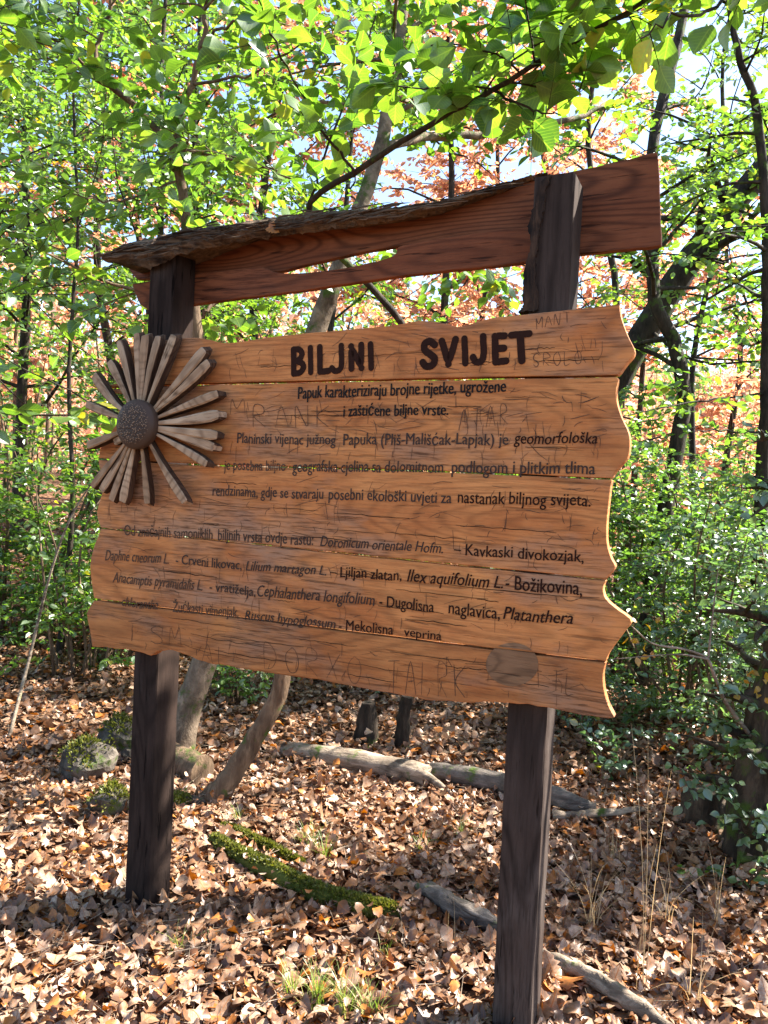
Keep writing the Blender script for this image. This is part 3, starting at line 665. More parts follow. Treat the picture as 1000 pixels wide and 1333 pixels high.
# ------------------------------------------------------------------ trees and bushes
def branch_out(P, T, rng, L, elev=(15, 55), n=5, droop=.0, wob=.10, az=None):
    a = rng.uniform(0, 2 * np.pi) if az is None else az; e = RAD(rng.uniform(*elev))
    d = np.array([math.cos(a) * math.cos(e), math.sin(a) * math.cos(e), math.sin(e)])
    pts = [P]; s = L / (n - 1)
    for _ in range(n - 1):
        d = unit(d + rng.normal(0, wob, 3) + np.array([0, 0, -droop])); pts.append(pts[-1] + d * s)
    return np.array(pts)
def foliate(mbL, branches, rng, per_m, twig, npt, size, shape, flat=.5, fold=.15, curl=.12, mat=0, twmat=1, twr=.0018, skip=.15, droop=.15):
    """twigs on the branches and leaves on the twigs, all at once"""
    S, Dr = [], []
    for B in branches:
        seg = np.diff(B, axis=0); ln = np.linalg.norm(seg, axis=1); L = ln.sum(); k = max(2, int(L * per_m))
        t = rng.uniform(skip, 1, k) * L; cum = np.concatenate([[0], np.cumsum(ln)]); idx = np.clip(np.searchsorted(cum, t) - 1, 0, len(seg) - 1)
        p = B[idx] + seg[idx] * ((t - cum[idx]) / np.maximum(ln[idx], 1e-6))[:, None]; d = unit(seg[idx])
        side = unit(np.cross(d, [0, 0, 1.0]) + rng.normal(0, .12, (k, 3))) * rng.choice([-1, 1], (k, 1))
        S.append(p); Dr.append(unit(d * rng.uniform(.3, 1.0, (k, 1)) + side * rng.uniform(.5, 1.1, (k, 1)) + rng.normal(0, .28, (k, 3)) * [1, 1, 1.0]))
    S = np.vstack(S); Dr = np.vstack(Dr); K = len(S); ln = twig * rng.uniform(.5, 1.3, K)
    E = S + Dr * ln[:, None] + np.array([0, 0, -1.0]) * (ln * droop)[:, None]
    twigs_prism(mbL, S, E, twr, twmat)
    t = np.tile((np.arange(npt) + .6) / npt, (K, 1)) + rng.normal(0, .05, (K, npt)); d = unit(E - S)
    P = (S[:, None] + (E - S)[:, None] * t[..., None])
    sd = unit(np.cross(d, [0, 0, 1.0]) + 1e-4); alt = np.where(np.arange(npt) % 2, 1.0, -1.0)[None, :, None]
    ld = d[:, None] * .75 + sd[:, None] * alt * .85 + rng.normal(0, .28, (K, npt, 3)); ld[:, -1] = d + rng.normal(0, .2, (K, 3)); ld[..., 2] -= .22
    nr = np.array([0, 0, 1.0])[None, None] * flat + rng.normal(0, .42, (K, npt, 3)) * (1.25 - flat * .5)
    P = P.reshape(-1, 3); ld = ld.reshape(-1, 3); nr = nr.reshape(-1, 3)
    keep = rng.random(len(P)) < .9; P, ld, nr = P[keep], ld[keep], nr[keep]
    tint = np.clip(np.repeat(rng.uniform(0, .7, K), npt)[keep] + rng.normal(.12, .17, len(P)), 0, 1)
    sz = size * rng.uniform(.6, 1.2, len(P))
    leaves(mbL, P, ld, nr, sz, shape, rng, fold, curl, mat, tint)
def tree(name, label, cat, trunk, radii, seed, bark, leaf, nb=14, blen=1.2, t0=.35, elev=(5, 45), sub=3, per_m=7, twig=.25, npt=6, size=.06, shape=LEAF6, limbs=(), group=None, flat=.5, sides=9, az=None, nt=40, wig=.012, bare=False, droop=.03, extra_leaf=None):
    """trunk: list of points; limbs: list of (points, r0, r1) drawn as seen, leaves grow on them too"""
    rng = np.random.default_rng(seed)
    q = resample(np.c_[np.array(trunk, float), np.array(radii, float)], nt); P, R = q[:, :3].copy(), q[:, 3]
    P[1:] += np.cumsum(rng.normal(0, wig * .3, (nt - 1, 3)), 0) * [1, 1, 0] * .4 + rng.normal(0, wig * .25, (nt - 1, 3))
    root = empty(name, tuple(P[0])); tagit(root, label, cat, group)
    mt, ml = MB(), MB(); fl = 1 + .55 * np.exp(-np.arange(nt) / 2.2)
    tube(mt, P, R * fl, sides, 0, .06, rng)
    br = []
    for pts, r0, r1 in limbs:
        n = max(8, len(pts) * 4); B = resample(np.array(pts, float), n); B[1:-1] += rng.normal(0, .006, (n - 2, 3)); tube(mt, B, np.linspace(r0, r1, n), 6, 0, .04, rng); br.append(B)
        for _ in range(sub):
            k = rng.integers(n // 4, n - 1); L = blen * rng.uniform(.25, .55)
            b2 = branch_out(B[k], None, rng, L, (-5, 40), 5, droop); tube(mt, b2, np.linspace(r1 * .8, .0015, 5), 4, 0); br.append(b2)
    for kk in range(nb):
        t = t0 + (1 - t0) * (kk + rng.random()) / max(nb, 1); k = min(int(t * (nt - 1)), nt - 1)
        L = blen * (1 - .55 * (t - t0) / (1 - t0 + 1e-6)) * rng.uniform(.6, 1.2)
        b = branch_out(P[k], None, rng, L, elev, 7, droop, .13, None if az is None else rng.uniform(*az)); r = max(R[k] * .42, .004)
        tube(mt, b, np.linspace(r, .0022, 7), 5, 0); br.append(b)
        for _ in range(sub):
            j = rng.integers(2, 6); b2 = branch_out(b[j], None, rng, L * rng.uniform(.3, .55), (-10, 45), 5, droop); tube(mt, b2, np.linspace(r * .4, .0015, 5), 4, 0); br.append(b2)
    mt.build('trunk', M[bark], root, P[0])
    if not bare and br:
        foliate(ml, br, rng, per_m, twig, npt, size, shape, flat)
        if extra_leaf: extra_leaf(ml, rng)
        ml.build('crown', [M[leaf], M['bark_dark']], root, P[0])
    return root
def pts(*a): return [at(x, y, d) for x, y, d in a]
def gp(px, d):                                # point on the ground in the direction of a pixel column
    p = at(px, 660 + 1430 / d, d); p[2] = float(zg(p[0], p[1])) - .03; return p

# -- the two crooked trees behind the board
tA = [at(222, 1003, 4.3)] + pts((243, 925, 4.3), (265, 865, 4.32), (340, 640, 4.4), (415, 425, 4.5), (432, 378, 4.5), (462, 290, 4.55), (492, 205, 4.6), (507, 130, 4.65), (517, 80, 4.7), (528, -60, 4.8), (540, -300, 5.0))
tree('leaning_tree', 'pale barked tree leaning behind the sign, its stem showing between board and roof', 'tree', tA, [.085, .078, .074, .068, .060, .056, .047, .042, .038, .034, .03, .02], 11, 'bark_pale', 'leaf_fresh',
     nb=14, blen=1.6, t0=.68, per_m=11, twig=.28, npt=6, size=.085, shape=OVATE,
     limbs=[(pts((470, 270, 4.55), (540, 330, 4.2), (640, 330, 4.0)), .010, .004),
            (pts((497, 190, 4.6), (560, 180, 4.9), (650, 172, 5.2), (722, 160, 5.5), (790, 140, 5.8)), .030, .018)])
tB = [at(262, 1060, 3.65)] + pts((285, 1030, 3.65), (305, 1003, 3.66), (332, 962, 3.68), (352, 925, 3.7), (368, 880, 3.72), (374, 760, 3.75), (340, 620, 3.75), (280, 500, 3.75), (254, 425, 3.75), (241, 300, 3.75), (233, 235, 3.75), (220, 185, 3.75))
tree('crooked_sapling', 'crooked brown sapling rising from the litter and forking above the roof slab', 'tree', tB, [.06, .052, .048, .045, .043, .042, .040, .037, .034, .031, .026, .023, .020], 12, 'bark_brown', 'leaf_fresh',
     nb=4, blen=.8, t0=.75, per_m=8, twig=.25, npt=5, size=.085, shape=OVATE, sub=5,
     limbs=[(pts((220, 185, 3.75), (165, 130, 3.7), (125, 100, 3.65), (130, 55, 3.65), (145, 0, 3.6), (150, -60, 3.6)), .016, .006),
            (pts((228, 225, 3.75), (232, 160, 3.7), (250, 110, 3.65), (263, 50, 3.6), (268, 0, 3.6), (272, -80, 3.6)), .020, .009),
            (pts((256, 420, 3.75), (275, 400, 3.8), (292, 385, 3.85), (300, 350, 3.9)), .012, .005),
            (pts((263, 60, 3.6), (300, 30, 3.4), (360, 12, 3.2)), .009, .003),
            (pts((250, 110, 3.65), (330, 95, 3.5), (430, 30, 3.4)), .008, .003),
            (pts((128, 98, 3.65), (70, 52, 3.5), (0, 45, 3.4)), .008, .003),
            (pts((225, 190, 3.75), (330, 215, 3.4), (385, 235, 3.2)), .007, .003),
            (pts((233, 235, 3.75), (150, 262, 3.5), (90, 250, 3.3)), .006, .003)])
# -- thin branch crossing above the roof, with big leaves (a tree standing just beyond the tall post)
tC = [gp(700, 4.4)] + pts((640, 620, 4.0), (520, 420, 3.5), (400, 283, 3.2), (465, 222, 3.0), (560, 160, 2.8), (640, 117, 2.65), (720, 68, 2.5), (830, 5, 2.35), (880, -40, 2.3))
tree('arching_sapling', 'thin arching stem crossing above the sign roof, carrying large fresh leaves', 'tree', tC, [.020, .018, .016, .013, .012, .010, .009, .008, .006, .004], 13, 'bark_dark', 'leaf_fresh',
     nb=14, blen=.5, t0=.6, per_m=12, twig=.17, npt=4, size=.098, shape=BROAD, sub=2, wig=.006,
     limbs=[(pts((462, 225, 3.0), (430, 180, 2.9), (385, 110, 2.8), (355, 50, 2.7), (330, -20, 2.6)), .006, .003),
            (pts((400, 283, 3.2), (420, 205, 3.1), (455, 120, 3.0), (490, 20, 2.9)), .006, .003),
            (pts((640, 117, 2.65), (690, 140, 2.6), (730, 150, 2.55)), .005, .002)])
# -- trees beyond the tall post
tD = [gp(838, 6.2)] + pts((850, 780, 6.2), (865, 680, 6.2), (884, 575, 6.2), (891, 520, 6.2), (878, 445, 6.2), (856, 400, 6.2), (850, 340, 6.25), (847, 215, 6.3), (868, 115, 6.4), (892, 15, 6.5), (905, -120, 6.6))
tree('crooked_tree', 'dark wavy trunk standing beyond the scalloped end of the board', 'tree', tD, [.10, .075, .066, .062, .058, .055, .052, .048, .046, .042, .038, .025], 14, 'bark_dark', 'leaf_mid', nb=13, blen=1.5, t0=.4, per_m=9, size=.075, shape=LEAF6)
tE = [gp(690, 7.0)] + pts((740, 640, 7.0), (806, 490, 7.0), (842, 428, 7.0), (893, 345, 7.0), (950, 270, 7.0), (1000, 208, 7.0), (1060, 100, 7.0), (1090, -60, 7.0))
tree('leaning_oak', 'thick dark furrowed tree slanting out from behind the board, steeply towards the sky gap', 'tree', tE, [.15, .14, .125, .12, .115, .11, .105, .09, .06], 15, 'bark_dark', 'leaf_fresh', nb=14, blen=1.6, t0=.4, per_m=8, size=.08, shape=LEAF6,
     limbs=[(pts((893, 345, 7.0), (940, 340, 6.8), (985, 420, 6.4)), .03, .008), (pts((842, 428, 7.0), (905, 470, 6.4), (990, 470, 6.0)), .02, .006)])
tF = [gp(960, 5.2)] + pts((985, 760, 5.2), (996, 560, 5.2), (999, 430, 5.2), (998, 320, 5.2), (985, 150, 5.2), (955, 55, 5.2), (940, -80, 5.2))
tree('slender_tree', 'slender dark stem at the picture edge, thinly leafed with bare crossing twigs', 'tree', tF, [.05, .045, .042, .040, .036, .028, .022, .012], 16, 'bark_dark', 'leaf_fresh', nb=18, blen=1.1, t0=.35, per_m=7, size=.062, shape=OVATE, elev=(-10, 30),
     limbs=[(pts((998, 565, 5.2), (940, 560, 5.0), (905, 562, 4.9)), .010, .003), (pts((998, 512, 5.2), (930, 520, 5.0), (870, 530, 4.8), (800, 545, 4.6)), .009, .003)])
tG = [gp(985, 3.3)] + pts((980, 1040, 3.3), (1000, 930, 3.35), (1030, 800, 3.4), (1060, 600, 3.5), (1110, 300, 3.6), (1130, 0, 3.7))
tree('ivy_clad_tree', 'dark mossy trunk with leafy climbers beside the dry grass, cut by the picture edge', 'tree', tG, [.12, .10, .09, .085, .08, .07, .05], 17, 'bark_moss', 'leaf_blue', nb=60, blen=.45, t0=.03, per_m=12, twig=.14, npt=6, size=.046, shape=OVATE, sub=2, elev=(-20, 35), droop=.05)

# -- bushes: several stems each
def bush(label, px, d, h, nst, spread, seed, leaf, size, per_m=12, npt=7, twig=.16, shape=LEAF6, bark='bark_brown', cat='shrub', name='shrub', base=None, group=None, flat=.6, sub=4):
    rng = np.random.default_rng(seed); p0 = gp(px, d) if base is None else np.array(base, float)
    root = empty(name, tuple(p0)); tagit(root, label, cat, group); mt, ml = MB(), MB(); br = []
    for k in range(nst):
        a = rng.uniform(0, 6.283); s = p0 + np.array([math.cos(a), math.sin(a), 0]) * rng.uniform(0, spread * .35)
        e = p0 + np.array([math.cos(a), math.sin(a), 0]) * spread * rng.uniform(.3, 1.0) + np.array([0, 0, h * rng.uniform(.55, 1.05)])
        mid = (s + e) / 2 + rng.normal(0, .08 * h, 3) * [1, 1, .3] + [0, 0, .08 * h]; B = resample(np.array([s, mid, e]), 9)
        tube(mt, B, np.linspace(.006 + .004 * h, .002, 9), 5, 0); br.append(B[1:])
        for _ in range(sub):
            j = rng.integers(1, 8); b2 = branch_out(B[j], None, rng, h * rng.uniform(.15, .4), (-15, 45), 5, .03); tube(mt, b2, np.linspace(.003, .001, 5), 3, 0); br.append(b2)
    mt.build('stems', M[bark], root, p0)
    foliate(ml, br, rng, per_m, twig, npt, size, shape, flat, skip=.05)
    ml.build('foliage', [M[leaf], M['bark_dark']], root, p0); return root

bush('broad green bush filling the gap between the board and the ivy clad trunk', 880, 5.3, 2.0, 18, .9, 31, 'leaf_mid', .050, 13, sub=6)
bush('tall light green bush just beyond the scalloped board end', 800, 6.5, 2.4, 16, .8, 32, 'leaf_mid', .058, 20, sub=6)
bush('low cool green bush behind the tall post, above the dark log end', 770, 4.9, .75, 9, .5, 33, 'leaf_blue', .042, 20)
bush('dense bush in front of the slender edge stem', 965, 4.5, 1.6, 14, .65, 34, 'leaf_blue', .046, 12, sub=5)
bush('pale bush under the middle of the board, behind the bleached log', 480, 5.6, .62, 9, .5, 35, 'leaf_blue', .045, 20)
bush('small yellow green bush between the two crooked stems', 310, 5.2, .6, 7, .35, 36, 'leaf_fresh', .045, 18)
bush('green bush beside the mossy rock, right behind the shorter post', 140, 6.0, 1.0, 12, .7, 37, 'leaf_fresh', .052, 22)
bush('low leafy bush on the litter slope at the picture edge', 30, 6.2, 1.0, 12, .8, 38, 'leaf_fresh', .05, 20)
bush('bright green sapling bush just beyond the flower petals', 100, 5.4, 1.7, 9, .6, 39, 'leaf_fresh', .055, 12, sub=5)
bush('tall dense thicket beyond the flower, rising to the roof height', 10, 6.6, 3.2, 18, 1.2, 40, 'leaf_fresh', .06, 8, sub=6)
bush('tall thicket behind the shorter post and the top of the board', 240, 7.6, 3.5, 16, 1.2, 41, 'leaf_fresh', .065, 11, sub=6)
bush('fresh green thicket behind the middle of the board', 470, 8.2, 3.4, 17, 1.2, 42, 'leaf_fresh', .065, 14, sub=7)
bush('green thicket seen through the gap under the roof by the tall post', 620, 9.5, 3.2, 15, 1.2, 43, 'leaf_fresh', .07, 14, sub=6)
bush('dark green thicket beyond the wavy trunk', 930, 8.2, 2.3, 18, 1.2, 44, 'leaf_mid', .065, 18, sub=6)
bush('distant low scrub between the tall post and the thicket', 720, 8.5, 1.6, 12, 1.0, 45, 'leaf_mid', .06, 13)

bush('tiny seedling with cool green leaves on the shaded litter by the ivy clad trunk', 968, 3.05, .16, 3, .12, 46, 'leaf_blue', .045, 22, 4, .06, OVATE, name='seedling', cat='seedling', sub=0)
bush('small leafy seedling in the litter beyond the tall straw stalks', 905, 3.1, .10, 3, .10, 47, 'leaf_fresh', .04, 22, 4, .05, OVATE, name='seedling', cat='seedling', sub=0)
bush('small broad leafed seedling below the scalloped board end, by the dark log end', 800, 4.2, .30, 5, .25, 48, 'leaf_blue', .05, 18, 5, .08, OVATE, name='seedling', cat='seedling', sub=1)
# -- woodland trees: name, label, px, depth, height, radius, leaf, seed...
def wood(label, px, d, h, r, leaf, seed, nb=16, blen=1.7, size=.09, per_m=6, npt=6, lean=(0, 0), t0=.3, bark='bark_dark', shape=LEAF6, name='tree', sub=3, twig=.3, base=None, elev=(5, 45), limbs=(), az=None):
    rng = np.random.default_rng(seed + 500); p = gp(px, d) if base is None else np.array(base, float); tr = [p]
    for k in range(1, 6): tr.append(p + np.array([lean[0] * k / 5 * h, lean[1] * k / 5 * h, h * k / 5]) + rng.normal(0, .012 * h, 3) * [1, 1, 0])
    return tree(name, label, 'tree', tr, np.linspace(r * .7, r * .2, 6), seed, bark, leaf, nb, blen, t0, elev, sub, per_m, twig, npt, size, shape, flat=.45, sides=8, nt=26, limbs=limbs, az=az)
wood('understorey tree with layered green sprays in the upper corner above the flower', 75, 5.9, 5.6, .03, 'leaf_fresh', 61, 26, 1.6, .07, 8, t0=.45)
wood('bushy green tree filling the space above the bark end of the roof', 190, 6.8, 6.5, .06, 'leaf_mid', 62, 26, 1.8, .078, 7, t0=.48)
wood('green tree on the litter slope beyond the thicket', -60, 8.5, 7.5, .08, 'leaf_mid', 63, 32, 2.2, .09, 9, t0=.45)
wood('rusty brown oak rising behind the forked sapling', 330, 13, 11, .14, 'leaf_orange', 64, 28, 2.8, .14, 7, t0=.35)
wood('orange brown tree behind the top of the leaning pale stem', 560, 14, 12, .14, 'leaf_orange', 65, 30, 3.0, .14, 7, t0=.3)
wood('light green tree standing behind the leaning pale stem', 420, 9.5, 8, .08, 'leaf_fresh', 66, 24, 1.9, .085, 8, t0=.45)
wood('straight dark trunk with withered leaves above the middle of the roof', 752, 10.5, 11, .10, 'leaf_orange', 67, 18, 2.0, .11, 6, t0=.5)
wood('tall autumn tree above the tall post, its crown thin against the sky', 690, 16, 13, .15, 'leaf_orange', 68, 30, 3.2, .15, 6, t0=.35)
wood('autumn tree beyond the leaning furrowed trunk', 930, 17, 11, .14, 'leaf_orange', 69, 28, 3.0, .14, 7, t0=.25)
wood('green tree with small glowing leaves beside the end of the roof', 905, 8.8, 8.5, .07, 'leaf_fresh', 70, 22, 1.7, .08, 8, t0=.4)
wood('reddish tree low on the valley slope behind the slender stem', 1010, 20, 9, .12, 'leaf_orange', 71, 26, 2.6, .15, 7, t0=.15)
wood('brown tree far behind the flower', 120, 17, 13, .16, 'leaf_orange', 72, 22, 3.4, .15, 4, t0=.3)
wood('yellowing tree far behind the thicket at the picture edge', -20, 15, 12, .14, 'leaf_yellow', 73, 20, 3.0, .13, 4, t0=.25)
wood('broad green tree closing the gaps above the bark end of the roof', 230, 11.5, 10, .12, 'leaf_fresh', 74, 34, 2.8, .12, 8, t0=.22)
wood('green tree closing the corner high above the flower', 20, 11, 10, .12, 'leaf_mid', 75, 34, 2.8, .12, 8, t0=.22)
wood('brown leafed tree filling the sky over the middle of the roof', 620, 20, 16, .16, 'leaf_orange', 76, 34, 4.0, .19, 6, t0=.25)
wood('brown leafed tree filling the sky beyond the roof end', 820, 21, 15, .16, 'leaf_orange', 77, 32, 4.0, .19, 6, t0=.2)
wood('rust coloured tree behind the forked sapling and the green corner', 170, 19, 16, .16, 'leaf_orange', 78, 30, 4.0, .18, 6, t0=.25)
# overhanging trees rooted beside the photographer
wood('near sapling whose bright leaves hang over the roof end', 0, 0, 4.2, .035, 'leaf_fresh', 81, 0, .8, .085, base=(1.75, 2.6, 0), bark='bark_dark', shape=BROAD, twig=.10, per_m=13, npt=3, sub=0,
     limbs=[([(1.75, 2.6, 2.5)] + pts((1030, -60, 2.1), (970, -10, 2.0), (925, 10, 1.95), (870, 22, 1.9), (835, 50, 1.9)), .008, .002), ([(1.75, 2.6, 2.7)] + pts((1010, -130, 2.1), (930, -60, 2.0), (830, -40, 1.95), (745, -10, 1.9)), .008, .002)])
wood('broad leafed tree outside the frame shading the litter by the tall straw stalks', 0, 0, 4.9, .07, 'leaf_mid', 83, 20, 1.15, .085, 7, base=(4.3, 4.15, -.2), t0=.46)
wood('sapling outside the frame hanging leaves into the upper corner above the flower', 0, 0, 4.4, .04, 'leaf_fresh', 82, 9, 1.5, .085, 7, base=(-2.5, 3.1, 0), t0=.42, shape=OVATE, elev=(-5, 30), az=(-.5, 1.3))

# ------------------------------------------------------------------ far woodland
rng = np.random.default_rng(91); mb = MB()
nT = 420
for k in range(nT):
    d = rng.uniform(24, 75) if k < 120 else rng.uniform(75, 190); ang = rng.uniform(-.62, .62); x, y = math.tan(ang) * d, d
    if d < 62: z0 = float(zg(x, y))
    else: z0 = -9 + 62 * np.clip((y - 70) / 230, 0, 1) ** .8
    h = rng.uniform(8, 14); cr = rng.uniform(2.0, 3.6)
    tube(mb, np.array([[x, y, z0 - 1], [x + rng.normal(0, .3), y, z0 + h * .5], [x + rng.normal(0, .6), y, z0 + h]]), [.12, .08, .02], 5, 3 if rng.random() < .75 else 2)
    nl = 420 if d < 75 else 200
    c = rng.normal(0, 1, (nl, 3)); c = c / np.linalg.norm(c, axis=1)[:, None] * rng.uniform(.35, 1, (nl, 1)) ** .5
    c = c * [cr, cr, h * .36] + [x, y, z0 + h * .66] + rng.normal(0, .25, (nl, 3))
    green = rng.random() < .25
    leaves(mb, c, rng.normal(0, 1, (nl, 3)), rng.normal(0, 1, (nl, 3)) + [0, 0, .5], rng.uniform(.25, .6, nl) * (1 if d < 75 else 1.9), LEAF4, rng, .15, .1, 1 if green else 0)
tagit(mb.build('far_woodland', [M['leaf_orange'], M['leaf_mid'], M['bark_dark'], M['bark_brown']]), kind='stuff')

# ------------------------------------------------------------------ leaf litter
rng = np.random.default_rng(101); mb = MB()
def litter(n, x0, x1, y0, y1, size, shape, lift, curl=.5):
    if isinstance(shape, list):
        for sh in shape: litter(n // len(shape), x0, x1, y0, y1, size, sh, lift, curl)
        return
    x = rng.uniform(x0, x1, n); y = rng.uniform(y0, y1, n); keep = np.abs(x) < .62 * y + .6; x, y = x[keep], y[keep]; n = len(x)
    z = zg(x, y) + rng.exponential(lift, n)
    a = rng.uniform(0, 6.283, n); d = np.c_[np.cos(a), np.sin(a), rng.normal(0, .24, n)]
    nr = np.c_[rng.normal(0, .36, (n, 2)), np.where(rng.random(n) < .5, 1, -1) * np.ones(n)]
    patch = .5 + .5 * _vn(x, y, 1.9, 3.3)
    tint = np.clip(rng.beta(1.6, 1.5, n) * .75 + patch * .18 + rng.normal(0, .06, n), 0, .93); o = rng.random(n) < .11; tint[o] = rng.uniform(.94, 1, o.sum())
    leaves(mb, np.c_[x, y, z + .012], d, nr, size * rng.uniform(.55, 1.2, n), shape, rng, .13, curl, 0, tint, rng.uniform(.65, 1.2, n))
litter(6000, -2.2, 2.4, 1.2, 4.2, .070, LOBED, .007, .38)
litter(15000, -2.2, 2.4, 1.2, 4.2, .052, DRY, .009, .45)
litter(16000, -2.2, 2.4, 1.2, 4.2, .032, DRY, .014, .5)
litter(20000, -5, 5, 4.0, 8.0, .062, DRY, .014, .42)
litter(22000, -5, 5, 4.0, 8.0, .042, DRY, .018, .45)
litter(26000, -10, 9, 7.6, 16, .10, LEAF6, .02, .4)
n = 5200; x = rng.uniform(-3, 3, n); y = rng.uniform(1.3, 7, n); a = rng.uniform(0, 6.28, n); L = rng.uniform(.04, .22, n); z = zg(x, y) + rng.uniform(.01, .04, n)
p_ = np.c_[x, y, z]; twigs_prism(mb, p_, p_ + np.c_[np.cos(a) * L, np.sin(a) * L, rng.uniform(-.01, .03, n)], .0017, 1)
tagit(mb.build('leaf_litter', [M['litter'], M['deadwood']]), kind='stuff')

# ------------------------------------------------------------------ logs, rocks, stumps, grasses
def log(name, label, cat, P, R, mat, seed, sides=12, n=28, rough=.10, branches=(), flatten=1.0):
    rng = np.random.default_rng(seed); q = resample(np.c_[np.array(P, float), np.array(R, float)], n); B = q[:, :3] + np.cumsum(rng.normal(0, .002, (n, 3)), 0)
    mb = MB(); tube(mb, B, q[:, 3] * (1 + np.cumsum(rng.normal(0, .022, n))), sides, 0, rough, rng)
    for b, r0, r1 in branches: tube(mb, resample(np.array(b, float), 10), np.linspace(r0, r1, 10), 6, 0, .06, rng)
    o = mb.build(name, M[mat], None, B[0]); tagit(o, label, cat)
    if mat == 'moss': moss_on(o, B, q[:, 3], rng)
    return o
def moss_on(o, B, Rr, rng, n=5200):
    T = unit(np.gradient(B, axis=0)); k = rng.integers(0, len(B) - 1, n); f = rng.random((n, 1)); c = B[k] * (1 - f) + B[k + 1] * f; r = (Rr[k] * (1 - f[:, 0]) + Rr[k + 1] * f[:, 0])[:, None]
    s = unit(np.cross(T[k], [0, 0, 1.0])); u = np.cross(s, T[k]); th = rng.normal(np.pi / 2, .75, n)[:, None]; nn = s * np.cos(th) + u * np.sin(th)
    keep = _vn(c[:, 0] * 9, c[:, 1] * 9 + th[:, 0] * 2, 1.0, .6) > -.25
    mb = MB(); P = (c + nn * r * .98)[keep]; leaves(mb, P, (nn + rng.normal(0, .7, (n, 3)))[keep], rng.normal(0, 1, (len(P), 3)), rng.uniform(.008, .019, len(P)), LEAF4, rng, .1, .1)
    m_ = mb.build('moss', M['mossleaf']); m_.parent = o; m_.location = -o.location
def on(px, py, lift=0.0):                     # point on the ground under a pixel
    d = ray(px, py); t = 1.43 / max(-d[2], 1e-3)
    for _ in range(12): p = EYE + d * t; t = (1.43 - float(zg(p[0], p[1])) - lift) / max(-d[2], 1e-3)
    return EYE + d * t
log('fallen_log', 'bleached bare log lying in the litter behind the board, its broken end pale', 'log', [on(368, 975, .06), on(430, 985, .07), on(500, 997, .07), on(556, 1012, .06)], [.042, .05, .055, .052], 'deadwood', 201,
    branches=[([on(545, 1005, .08), on(570, 1020, .06), on(590, 1035, .03)], .03, .006)])
log('fallen_log', 'dark rotten log running past the tall post from the bleached log', 'log', [on(560, 1003, .06), on(640, 1018, .06), on(720, 1040, .07), on(772, 1055, .05)], [.042, .048, .046, .03], 'deadgrey', 202)
log('broken_limb', 'thin brown limb poking out of the dark log end', 'branch', [on(720, 1062, .03), on(775, 1062, .04), on(838, 1056, .05)], [.022, .018, .010], 'deadwood', 203)
log('mossy_log', 'thick low log covered in green moss among the leaves', 'log', [on(276, 1094, .025), on(330, 1124, .038), on(400, 1158, .034), on(470, 1182, .028), on(522, 1194, .01)], [.026, .034, .034, .034, .022], 'moss', 204, rough=.16)
log('mossy_branch', 'slender moss covered branch just behind the mossy log', 'branch', [on(285, 1076, .0), on(330, 1096, .018), on(372, 1116, .012), on(420, 1142, -.01)], [.014, .018, .018, .010], 'moss', 205, rough=.2)
log('broken_branch', 'splintered grey branch in the litter leading to the foot of the tall post', 'branch', [on(532, 1148, .02), on(565, 1165, .05), on(610, 1190, .05), on(652, 1212, .03)], [.008, .030, .038, .022], 'deadgrey', 206, rough=.25,
    branches=[([on(560, 1150, .05), on(600, 1180, .09), on(650, 1205, .06)], .012, .006)])
log('split_branch', 'pale split branch emerging from the tall post towards the corner', 'branch', [on(706, 1243, .03), on(745, 1262, .045), on(790, 1290, .04), on(850, 1330, .03), on(900, 1368, .02)], [.016, .020, .021, .02, .016], 'deadwood', 207, rough=.25)
log('cut_log', 'short sawn log lying between the crooked stems', 'log', [on(222, 985, .06), on(262, 1004, .07)], [.075, .075], 'bark_brown', 208, n=8)
log('tree_stump', 'broken brown stump below the board, behind the bleached log', 'stump', [on(478, 968), on(478, 968) + [0, 0, .12], on(476, 968) + [0.01, 0, .26]], [.075, .06, .035], 'bark_dark', 209, n=10, rough=.2)
log('tree_stump', 'narrow rotten stump standing beside the broken brown stump', 'stump', [on(524, 972), on(524, 972) + [0, 0, .14], on(524, 972) + [.02, 0, .3]], [.045, .04, .03], 'bark_dark', 210, n=10, rough=.2)
log('tree_stump', 'low mossy stump at the foot of the ivy clad trunk', 'stump', [on(920, 1075), on(920, 1075) + [0, 0, .08], on(920, 1075) + [.0, 0, .17]], [.13, .11, .07], 'bark_moss', 211, n=8, rough=.25)
